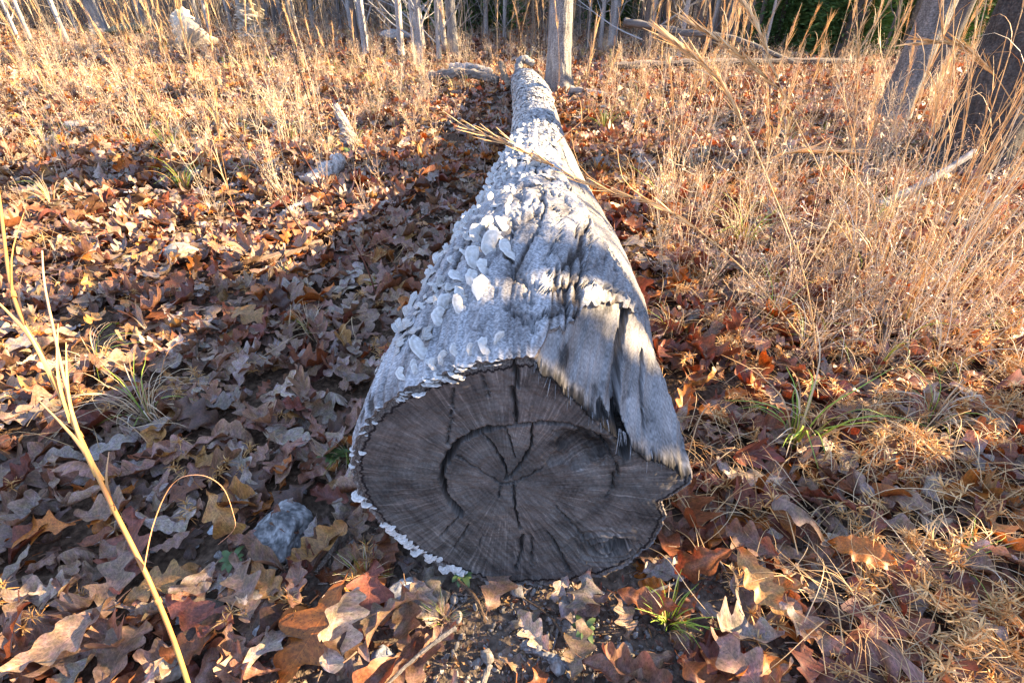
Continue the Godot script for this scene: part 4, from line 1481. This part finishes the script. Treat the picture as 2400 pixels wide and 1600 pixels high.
func build_wood() -> void:
	var grey := Color(.34, .32, .30)
	var palec := Color(.56, .50, .43)
	stick("wood_stub", "weathered grey stub of wood standing left of the log", "wood stub", [Vector3(-1.20, .0, -4.0), Vector3(-1.23, .12, -4.06), Vector3(-1.30, .27, -4.15)], .07, .015, grey, M.bark, .5)
	stick("wood_chunk", "pale sunlit chunk of rotten wood in the leaves", "wood", [Vector3(-1.20, .03, -3.05), Vector3(-1.13, .06, -3.2), Vector3(-1.08, .09, -3.36)], .055, .04, palec, M.bark, .5)
	stick("wood_chunk", "smaller pale rotten wood piece below the sunlit chunk", "wood", [Vector3(-1.16, .03, -2.56), Vector3(-1.12, .04, -2.66), Vector3(-1.06, .04, -2.8)], .03, .022, palec, M.bark, .5)
	stick("stick", "curved grey-brown stick in the leaves at mid left", "stick", [Vector3(-1.25, .03, -1.93), Vector3(-1.05, .045, -2.03), Vector3(-.86, .05, -2.2)], .022, .012, Color(.32, .22, .16), M.twig)
	stick("stick", "short grey stick on the gravel under the sawn face", "stick", [Vector3(.02, .02, -.475), Vector3(.06, .022, -.455), Vector3(.105, .02, -.435)], .009, .007, grey, M.twig, .5)
	stick("stick", "upright dark bark chip on the gravel", "stick", [Vector3(.235, .02, -.45), Vector3(.235, .02, -.42), Vector3(.232, .016, -.385)], .009, .008, Color(.16, .11, .07), M.twig, .6)
	stick("stick", "thin twig lying across the gravel at the bottom", "stick", [Vector3(-.03, .03, -.395), Vector3(.06, .035, -.39), Vector3(.17, .03, -.40)], .0022, .0016, Color(.5, .42, .36), M.twig)
	stick("stick", "grey forked twig at the right of the gravel", "stick", [Vector3(.22, .02, -.36), Vector3(.30, .03, -.33), Vector3(.36, .02, -.36)], .008, .005, grey, M.twig, .5)
	stick("stick", "brown twig in the leaves at the bottom centre", "stick", [Vector3(-.02, .02, -.37), Vector3(-.05, .02, -.33), Vector3(-.06, .02, -.28)], .010, .008, Color(.25, .18, .13), M.twig, .5)
	stick("twig", "bare dark twig leaning across the far part of the log", "twig", [Vector3(-.10, .25, -2.0), Vector3(.15, .42, -2.3), Vector3(.42, .52, -2.75), Vector3(.62, .62, -3.2)], .0028, .0012, Color(.22, .13, .08), M.twig)
	stick("twig", "upright reddish sapling twig in the log's shadow", "twig", [Vector3(-.52, 0, -1.75), Vector3(-.56, .14, -1.8), Vector3(-.66, .34, -1.86), Vector3(-.78, .55, -1.95)], .0035, .0015, Color(.26, .10, .06), M.twig)
	stick("branch", "grey branch lying in the right undergrowth", "branch", [Vector3(1.9, .06, -2.62), Vector3(2.2, .15, -2.75), Vector3(2.5, .26, -2.9)], .022, .016, Color(.5, .47, .44), M.twig)
	stick("branch", "long fallen branch sagging behind the main tree", "branch", [Vector3(1.5, .55, -8.2), Vector3(2.2, .45, -8.0), Vector3(2.9, .38, -7.9), Vector3(3.7, .12, -7.7)], .045, .025, Color(.26, .24, .22), M.twig, .4)
	stick("branch", "thin fallen trunk lying far behind on the right", "branch", [Vector3(1.3, .12, -7.4), Vector3(2.8, .14, -7.6), Vector3(4.6, .12, -7.9)], .04, .03, Color(.20, .17, .15), M.bark, .6)
	stick("branch", "pale root running from the main tree to the right", "root", [Vector3(.60, .05, -6.05), Vector3(.85, .05, -5.9), Vector3(1.15, .015, -5.75)], .05, .02, Color(.40, .36, .32), M.bark)
	# heap at the far end of the log
	stick("root_stub", "curved grey root at the far end of the log", "root", [Vector3(.12, .08, -6.3), Vector3(.07, .22, -6.45), Vector3(.13, .30, -6.5), Vector3(.24, .24, -6.5)], .045, .035, Color(.32, .31, .30), M.bark, .4)
	stick("broken_limb", "short broken limb sticking up at the log's far end", "limb", [Vector3(-.02, .05, -6.3), Vector3(-.08, .14, -6.4), Vector3(-.13, .27, -6.5)], .035, .028, Color(.34, .26, .18), M.bark, .5)
	stick("broken_limb", "thick rotten limb lying left of the log's far end", "limb", [Vector3(-.95, .10, -6.6), Vector3(-.55, .16, -6.5), Vector3(-.15, .10, -6.4)], .05, .04, Color(.24, .21, .18), M.bark, .6)
	stick("broken_limb", "second rotten limb on the heap at the log's far end", "limb", [Vector3(-.70, .16, -6.75), Vector3(-.45, .19, -6.6), Vector3(-.22, .14, -6.6)], .055, .04, Color(.40, .37, .34), M.bark, .6)
	# bright rotten stump on the bank at far left
	stick("rotten_stump", "bright sunlit rotten stump on the bank at far left", "stump", [Vector3(-5.5, .0, -10.4), Vector3(-5.7, .22, -10.7), Vector3(-6.1, .42, -11.3)], .26, .14, Color(.66, .56, .42), M.bark, .7)
	stick("rotten_stump", "pale round rotten stump behind the bright one", "stump", [Vector3(-5.3, .0, -12.4), Vector3(-5.3, .3, -12.4), Vector3(-5.3, .55, -12.5)], .26, .22, Color(.50, .45, .36), M.bark, .5)
	# dark dead weed stems
	for w in [[Vector3(-1.55, 0, -4.4), Vector3(-1.66, .62, -4.5), Vector3(-1.72, 1.05, -4.6), "dark bristly weed stem standing above the leaves"], [Vector3(-.93, 0, -2.25), Vector3(-1.2, .3, -2.5), Vector3(-1.5, .62, -2.7), "knobbly grey weed stem in the sunlit leaves"]]:
		var o := thing("weed_stem", Vector3.ZERO)
		used_labels[w[3]] = true
		tag(o, w[3], "weed")
		var b := Buf.new()
		var line := curve([w[0], w[1], w[2]], 20)
		b.tube(line, taper(20, .005, .002), 5, Color(.13, .09, .07), Color(.18, .13, .10))
		obj("stem", b.mesh(), M.twig, o)
		b = Buf.new()
		for k in 90:
			var i := rng.randi_range(4, 19)
			var d := Vector3(rnd(-1, 1), rnd(-.6, .8), rnd(-1, 1)).normalized()
			b.ribbon(PackedVector3Array([line[i], line[i] + d * .012, line[i] + d * .024]), PackedFloat32Array([.001, .004, .0005]), d.cross(Vector3(rnd(-1, 1), 1, 0)).normalized(), Color(.16, .11, .08), Color(.28, .22, .17), .4)
		obj("withered_leaves", b.mesh(), M.straw, o).set_meta("kind", "stuff")
	for k in 26:
		var x := rnd(-.45, .75)
		var z := rnd(-.64, -.26)
		if k > 14:
			x = rnd(-1.2, -.3)
			z = rnd(-1.8, -.4)
		if in_log(x, z, .05):
			continue
		var a := rnd(0, TAU)
		var d := Vector3(cos(a), 0, sin(a)) * rnd(.03, .09)
		var y := gh(x, z) + rnd(.015, .045)
		var c := [Color(.30, .27, .24), Color(.20, .13, .08), Color(.42, .34, .26)]
		var q := rng.randi() % 3
		var r := rnd(.0015, .005)
		var nm := placed_label(["grey", "dark brown", "pale tan"][q] + (" thin" if r < .003 else " thick") + " bit of twig", x, z)
		stick("twig", nm, "twig", [Vector3(x, y, z) - d, Vector3(x, y + rnd(0, .008), z) + d.rotated(Vector3.UP, 1.5) * rnd(-.2, .2), Vector3(x, y, z) + d], r, r * .7, c[q], M.twig, .5, "twigs on the ground")
	# little green plants
	var gm := Buf.new()
	for k in 9:
		var a := TAU * k / 9.0 + rnd(-.2, .2)
		var d := Vector3(cos(a), 0, sin(a))
		var l := rnd(.028, .05)
		gm.ribbon(curve([Vector3.ZERO, d * l * .5 + Vector3.UP * l * .35, d * l + Vector3.UP * l * .2], 6), PackedFloat32Array([.002, .006, .009, .009, .006, .001]), d.cross(Vector3.UP), Color(.07, .11, .04), Color(.10, .15, .05), .2)
	var gmesh := gm.mesh()
	for p in [[-.45, -.92, .9, "dark green rosette in the log's shadow"], [.135, -.49, .6, "small green seedling on the gravel"], [-.16, -.33, 1.2, "silvery green plant at the bottom edge"], [-1.13, -3.75, 1.6, "dark green leafy plant beside the grey stub"], [-.10, -.60, .7, "blue-green seedling under the fungi"], [.33, -.33, .8, "green sprig at the bottom right of the gravel"], [-.58, -.63, .7, "green sprig beside the white flake"]]:
		var o := obj("green_plant", gmesh, M.green)
		o.position = Vector3(p[0], gh(p[0], p[1]) + .035, p[1])
		o.scale = Vector3.ONE * p[2]
		o.rotation.y = rnd(0, 6)
		used_labels[p[3]] = true
		tag(o, p[3], "plant", "small green plants")

# ---------------------------------------------------------------- trees
func trunk_mesh(sd: int, pts: Array, r0: float, r1: float, flare: float, sides: int, n: int, c0: Color, c1: Color, relief: float) -> ArrayMesh:
	var b := Buf.new()
	var line := curve(pts, n)
	for i in n:
		var t := float(i) / (n - 1)
		var hgt := line[i].y - line[0].y
		var r := lerpf(r0, r1, t) * (1.0 + flare * exp(-hgt / (r0 * 1.3)))
		for s in sides:
			var a := TAU * s / sides
			var rg := n_ridge.get_noise_3d(cos(a) * r0 * 26.0, hgt * 3.2 + sd, sin(a) * r0 * 26.0)
			var fn := n_a.get_noise_3d(cos(a) * 16 + sd * 9, hgt * 55.0, sin(a) * 16)
			var lump := n_b.get_noise_3d(cos(a) * 9 + sd * 3, hgt * 12.0, sin(a) * 9)
			var root_ := 1.0 + flare * .8 * exp(-hgt / (r0 * 1.6)) * maxf(0.0, sin(a * 4.0 + sd))
			var rr := r * root_ * (1.0 + relief * (rg * .5 + fn * .35) + .06 * lump)
			var f := clampf(.45 + .4 * rg + .5 * fn + .5 * lump, 0, 1)
			b.vert(line[i] + Vector3(cos(a), 0, sin(a)) * rr, c0.lerp(c1, f), Vector2(a, hgt))
	b.lattice(0, n, sides, true, true)
	return b.mesh()

func branch_mesh(sd: int, line_pts: Array, r0: float, from_h: float, count: int, reach: float, col: Color) -> ArrayMesh:
	rng.seed = sd
	var b := Buf.new()
	var line := curve(line_pts, 40)
	for k in count:
		var i := rng.randi_range(int(40.0 * from_h), 38)
		var a := rnd(0, TAU)
		var d := Vector3(cos(a), rnd(.25, 1.1), sin(a)).normalized()
		var l := reach * rnd(.4, 1.0)
		var p := line[i]
		var mid := p + d * l * .5 + Vector3(rnd(-.1, .1), rnd(-.05, .1), rnd(-.1, .1)) * l
		var tip := p + d * l + Vector3(rnd(-.1, .1), rnd(0, .25), rnd(-.1, .1)) * l
		var r := r0 * rnd(.16, .34)
		b.tube(curve([p, mid, tip], 7), taper(7, r, r * .25), 5, col, col)
		for q in 4:
			var st := mid.lerp(tip, rnd(-.4, .9))
			var d2 := (d + Vector3(rnd(-1, 1), rnd(-.2, 1), rnd(-1, 1))).normalized()
			var l2 := l * rnd(.2, .5)
			b.tube(curve([st, st + d2 * l2 * .5 + Vector3(0, rnd(-.04, .04), 0), st + d2 * l2], 4), taper(4, r * .4, r * .12), 3, col, col)
	return b.mesh()

func big_tree(label: String, pts: Array, r0: float, r1: float, flare: float, c0: Color, c1: Color, relief: float, sd: int, sides := 120, n := 260) -> void:
	var o := thing("tree", Vector3.ZERO)
	used_labels[label] = true
	tag(o, label, "tree")
	obj("trunk", trunk_mesh(sd, pts, r0, r1, flare, sides, n, c0, c1, relief), M.tree_bark, o)
	obj("crown", branch_mesh(sd, pts, r0, .45, 26, 2.6, c0.lerp(c1, .5)), M.twig, o).set_meta("kind", "stuff")

func build_trees() -> void:
	var g0 := Color(.25, .235, .22)
	var g1 := Color(.56, .54, .51)
	var d0 := Color(.07, .06, .055)
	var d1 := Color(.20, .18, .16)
	big_tree("stout grey tree standing beside the far part of the log", [Vector3(.51, -.05, -6.15), Vector3(.49, .5, -6.12), Vector3(.50, 2.5, -6.2), Vector3(.62, 5.5, -6.3), Vector3(.5, 9.0, -6.4)], .132, .07, .45, g0, g1, .12, 3)
	big_tree("slim pale tree left of centre with sunlit right side", [Vector3(-.93, -.05, -9.47), Vector3(-.95, .8, -9.47), Vector3(-1.0, 3.0, -9.5), Vector3(-.9, 8.0, -9.6)], .085, .045, .3, g0, g1 * 1.15, .08, 5, 60, 120)
	big_tree("bright pale tree at the top left of the clearing", [Vector3(-9.25, 0, -13.6), Vector3(-9.2, .7, -13.6), Vector3(-9.1, 3.0, -13.6), Vector3(-9.2, 9.0, -13.8)], .16, .09, .35, g0 * 1.2, g1 * 1.25, .08, 6, 60, 120)
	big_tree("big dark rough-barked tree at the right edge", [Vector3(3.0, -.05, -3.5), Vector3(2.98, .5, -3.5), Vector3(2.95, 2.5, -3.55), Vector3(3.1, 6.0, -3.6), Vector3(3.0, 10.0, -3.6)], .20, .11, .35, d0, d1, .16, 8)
	big_tree("grey tree right of centre left of the dark tree", [Vector3(3.27, -.05, -4.8), Vector3(3.29, .5, -4.8), Vector3(3.40, 2.5, -4.85), Vector3(3.6, 6.0, -4.9), Vector3(3.5, 9.0, -4.9)], .125, .07, .3, g0 * .8, g1 * .85, .12, 9, 80, 160)
	big_tree("slim grey-blue leaning tree at the upper right", [Vector3(3.69, -.05, -10.4), Vector3(3.77, .8, -10.4), Vector3(4.1, 3.0, -10.5), Vector3(4.4, 7.5, -10.6)], .07, .04, .2, g0, g1, .08, 10, 40, 80)
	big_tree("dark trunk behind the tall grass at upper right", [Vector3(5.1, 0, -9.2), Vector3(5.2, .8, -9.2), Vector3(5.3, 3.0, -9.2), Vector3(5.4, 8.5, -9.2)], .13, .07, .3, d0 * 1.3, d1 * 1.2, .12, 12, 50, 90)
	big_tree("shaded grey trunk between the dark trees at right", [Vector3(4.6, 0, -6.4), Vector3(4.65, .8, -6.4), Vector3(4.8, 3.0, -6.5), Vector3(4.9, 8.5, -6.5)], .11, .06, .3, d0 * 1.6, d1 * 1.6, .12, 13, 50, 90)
	# trees that stand beyond the right edge and throw their shade over the log
	var out := [[4.6, -1.42, .09], [7.0, -1.27, .13], [9.0, -4.2, .14], [12.0, -2.75, .14]]
	var k := 0
	for t in out:
		k += 1
		big_tree(placed_label("grey tree outside the right edge of the view", t[0], t[1], true), [Vector3(t[0], -.05, t[1]), Vector3(t[0] + .03, .6, t[1]), Vector3(t[0] + rnd(-.2, .2), 3.0, t[1] + rnd(-.15, .15)), Vector3(t[0] + rnd(-.3, .3), 9.0, t[1] + rnd(-.3, .3))], t[2], t[2] * .55, .3, g0, g1, .10, 30 + k, 24, 40)

	# saplings and poles of the woods behind: a few of each kind, then copies
	var protos := []
	for q in 9:
		rng.seed = 900 + q
		var o := Node3D.new()
		var bx := rnd(-.35, .35)
		var bz := rnd(-.25, .25)
		var pts := [Vector3(0, -.1, 0), Vector3(bx * .15, 1.0, bz * .1), Vector3(bx * .6 + rnd(-.08, .08), 2.6, bz * .5), Vector3(bx + rnd(-.2, .2), 5.0, bz)]
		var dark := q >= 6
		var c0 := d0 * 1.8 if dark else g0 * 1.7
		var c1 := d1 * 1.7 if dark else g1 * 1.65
		var tr := MeshInstance3D.new()
		tr.name = "trunk"
		tr.mesh = trunk_mesh(50 + q, pts, .042, .016, .25, 12, 44, c0, c1, .10)
		tr.material_override = M.tree_bark
		o.add_child(tr)
		var br := MeshInstance3D.new()
		br.name = "crown"
		br.mesh = branch_mesh(70 + q, pts, .042, .14, 16, .9, c0.lerp(c1, .6))
		br.material_override = M.twig
		br.set_meta("kind", "stuff")
		o.add_child(br)
		protos.append(o)
	rng.seed = 5151
	var made := 0
	var tries := 0
	while made < 290 and tries < 4000:
		tries += 1
		var z := -8.4 - 24.0 * pow(rng.randf(), 1.5)
		var x := rnd(-1, 1) * absf(z) * 1.0
		if absf(x) < 1.0 and z > -10.0:
			continue
		if x < -2.6 and z > -11.5:
			continue
		var q := rng.randi() % 9
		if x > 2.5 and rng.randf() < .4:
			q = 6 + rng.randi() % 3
		var thick := rnd(.4, 1.3) * (1.0 if rng.randf() < .85 else 1.8)
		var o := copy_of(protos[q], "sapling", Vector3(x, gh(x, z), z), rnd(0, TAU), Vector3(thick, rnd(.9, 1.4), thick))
		made += 1
		var lk := "%s %s sapling" % [["slender", "medium", "sturdy"][0 if thick < .8 else (1 if thick < 1.35 else 2)], "dark" if q >= 6 else "pale"]
		tag(o, placed_label(lk, x, z, true), "tree", "bare young trees in the woods behind")
	var fw := thing("far_woods", Vector3.ZERO)
	tag(fw, "mass of thin bare trunks deep in the woods", "woods", "", "stuff")
	for q in 9:
		var list := []
		for i in 75:
			var z := -15.0 - 24.0 * rng.randf()
			var x := rnd(-1, 1) * absf(z) * 1.02
			var th_ := rnd(.5, 1.5)
			list.append([Transform3D(Basis(Vector3.UP, rnd(0, TAU)) * Basis.from_scale(Vector3(th_, rnd(.9, 1.5), th_)), Vector3(x, gh(x, z), z)), Color(1, 1, 1) * rnd(.75, 1.15)])
		scatter("trunks", (protos[q].get_child(0) as MeshInstance3D).mesh, M.tree_bark, list, fw)
		scatter("twigs", (protos[q].get_child(1) as MeshInstance3D).mesh, M.twig, list, fw)
	for o in protos:
		o.free()

	# evergreens deep in the woods
	var need := Buf.new()
	rng.seed = 616
	for i in 11000:
		var h := pow(rng.randf(), 1.2)
		var rr := (1.0 - h) * 1.25 + .12
		var a := rnd(0, TAU)
		var bough := .45 + .55 * absf(sin(a * 3.5 + h * 40.0))
		var p := Vector3(cos(a), 0, sin(a)) * rr * bough * sqrt(rng.randf()) + Vector3.UP * (.12 + h * 4.6)
		var d := Vector3(cos(a), rnd(-.4, .5), sin(a)).normalized()
		var f := rnd(.6, 1.3)
		var col := Color(.065 * f, .12 * f, .035 * f)
		var s := rnd(.05, .12)
		need.ribbon(PackedVector3Array([p, p + d * s, p + d * s * 2.0]), PackedFloat32Array([.004, s * .3, .004]), Vector3(rnd(-1, 1), rnd(-1, 1), rnd(-1, 1)).normalized(), col, col * 1.2, .3)
	var crown := need.mesh()
	var tk := trunk_mesh(91, [Vector3(0, -.1, 0), Vector3(0, 1.5, 0), Vector3(0, 3, 0), Vector3(0, 4.6, 0)], .09, .02, .2, 12, 20, d0 * 1.5, d1, .1)
	for e in [[-.75, -13.5, .8], [2.4, -14.0, .8], [-1.5, -15.0, 1.0], [-2.2, -20.0, 1.3], [2.6, -18.0, 1.2], [8.6, -12.6, 1.4], [10.2, -13.5, 1.5], [5.3, -9.5, .55], [6.2, -10.1, .7], [4.5, -10.2, .5], [7.2, -10.8, .8], [5.6, -11.4, .8], [-.2, -22.0, 1.3], [-7.0, -22.0, 1.2]]:
		var o := thing("evergreen_tree", Vector3(e[0], gh(e[0], e[1]), e[1]), rnd(0, TAU))
		o.scale = Vector3.ONE * e[2]
		obj("trunk", tk, M.tree_bark, o)
		obj("crown", crown, M.needles, o).set_meta("kind", "stuff")
		tag(o, placed_label("dark green cedar in the woods", e[0], e[1], true), "tree", "cedars in the woods behind")

	# the thicket of twigs between the trunks
	var th := thing("thicket", Vector3.ZERO)
	tag(th, "tangle of bare grey and brown twigs filling the woods", "thicket", "", "stuff")
	for q in 5:
		rng.seed = 1200 + q
		var b := Buf.new()
		for s in 5:
			var c := Color(.40, .35, .31) * rnd(.7, 1.4)
			if rng.randf() < .35:
				c = Color(.58, .46, .33)
			var o := Vector3(rnd(-.25, .25), 0, rnd(-.25, .25))
			var h := rnd(1.0, 3.0)
			var pts := curve([o, o + Vector3(rnd(-.1, .1), h * .5, rnd(-.1, .1)), o + Vector3(rnd(-.4, .4), h, rnd(-.4, .4))], 8)
			b.tube(pts, taper(8, .011, .003), 4, c, c)
			for t in 9:
				var i := rng.randi_range(1, 6)
				var d := Vector3(rnd(-1, 1), rnd(.0, 1.2), rnd(-1, 1)).normalized()
				var l := rnd(.2, .7)
				b.tube(PackedVector3Array([pts[i], pts[i] + d * l * .5, pts[i] + d * l + Vector3(0, rnd(-.05, .12), 0)]), PackedFloat32Array([.005, .004, .002]), 3, c, c)
		var m := b.mesh()
		var list := []
		for i in 330:
			var z := -11.0 - 28.0 * pow(rng.randf(), .8)
			var x := rnd(-1, 1) * absf(z) * 1.05
			if x < -2.0 and z > -13.5:
				continue
			list.append([Transform3D(Basis(Vector3.UP, rnd(0, TAU)) * Basis.from_scale(Vector3(1, rnd(.6, 1.2), 1) * rnd(.7, 1.3)), Vector3(x, gh(x, z) - .03, z)), Color(1, 1, 1) * rnd(.7, 1.3)])
		scatter("twigs", m, M.twig, list, th)

# ---------------------------------------------------------------- all
func _ready() -> void:
	var cam := Camera3D.new()
	cam.name = "camera"
	cam.position = Vector3(0, 1.03, 0)
	cam.rotation_degrees = Vector3(-34.8, 0, 0)
	cam.fov = 66.31
	cam.near = 0.02
	cam.far = 200.0
	add_child(cam)
	cam.current = true
	var we := WorldEnvironment.new()
	we.name = "world"
	var env := Environment.new()
	env.background_mode = Environment.BG_SKY
	var sm := ProceduralSkyMaterial.new()
	sm.sky_top_color = Color(0.57, 0.68, 0.89)
	sm.sky_horizon_color = Color(0.92, 0.92, 0.94)
	sm.sky_curve = 0.12
	sm.sky_energy_multiplier = 0.69
	sm.ground_bottom_color = Color(0.22, 0.17, 0.13)
	sm.ground_horizon_color = Color(0.45, 0.40, 0.36)
	sm.ground_energy_multiplier = 0.5
	sm.sun_angle_max = 4.0
	var sky := Sky.new()
	sky.sky_material = sm
	env.sky = sky
	env.tonemap_mode = Environment.TONE_MAPPER_LINEAR
	env.tonemap_exposure = 6.7
	env.sdfgi_enabled = true
	env.ssao_enabled = true
	env.ssil_enabled = true
	we.environment = env
	add_child(we)
	var sun := DirectionalLight3D.new()
	sun.name = "sun"
	sun.light_color = Color(1.0, 0.88, 0.70)
	sun.light_energy = 1.6
	sun.light_angular_distance = 0.5
	sun.shadow_enabled = true
	var el := deg_to_rad(24.0)
	var az := deg_to_rad(4.0)
	var to_sun := Vector3(cos(el) * cos(az), sin(el), -cos(el) * sin(az))
	sun.look_at_from_position(to_sun * 20.0, Vector3.ZERO, Vector3.UP)
	add_child(sun)

	setup_materials()
	rng.seed = 20
	marks = [["sawn log face", .02, -.6, 0], ["speckled rock", -.515, -.715, 0], ["golden stem", -.33, -.3, 0], ["green grass tuft", .298, -.514, 0], ["white broken stone", -.225, -.565, 0], ["grass clump", 1.45, -1.62, 0], ["grey-green tuft", -.705, -1.519, 0], ["curling grass tuft", -1.02, -1.08, 0], ["sunlit rock", -1.44, -2.08, 0], ["sunlit wood chunk", -1.13, -3.2, 0], ["large orange leaf", -.36, -.49, 0], ["yellow-green tuft", .75, -.98, 0], ["log's bracket cluster", -.1, -1.2, 0], ["glowing orange leaf", .72, -.62, 0], ["many-lobed tan leaf", .40, -.40, 0], ["log's right flank", .4, -1.4, 0], ["pale arching stalk", .95, -2.4, 0],
		["stout tree by the log", .51, -6.15, 1], ["slim pale tree", -.93, -9.47, 1], ["bright left tree", -9.25, -13.6, 1], ["dark right tree", 3.0, -3.5, 1], ["grey right tree", 3.27, -4.8, 1], ["leaning blue-grey tree", 3.69, -10.4, 1], ["bright stump", -5.7, -10.7, 1], ["log's far end", .12, -6.3, 1], ["far fallen branch", 2.4, -8.0, 1], ["grey stub", -1.2, -4.0, 1], ["bristly weed stem", -1.6, -4.4, 1], ["left boulder", -8.4, -13.2, 1], ["dark far trunk", 5.1, -9.2, 1]]
	make_leaves()
	prepare_edge()
	build_ground()
	build_log()
	rng.seed = 31
	build_trees()
	rng.seed = 32
	build_wood()
	build_stones()
	rng.seed = 33
	build_hero_grass()
	build_tufts()
	build_undergrowth()
	rng.seed = 34
	build_lone_leaves()
	build_litter()
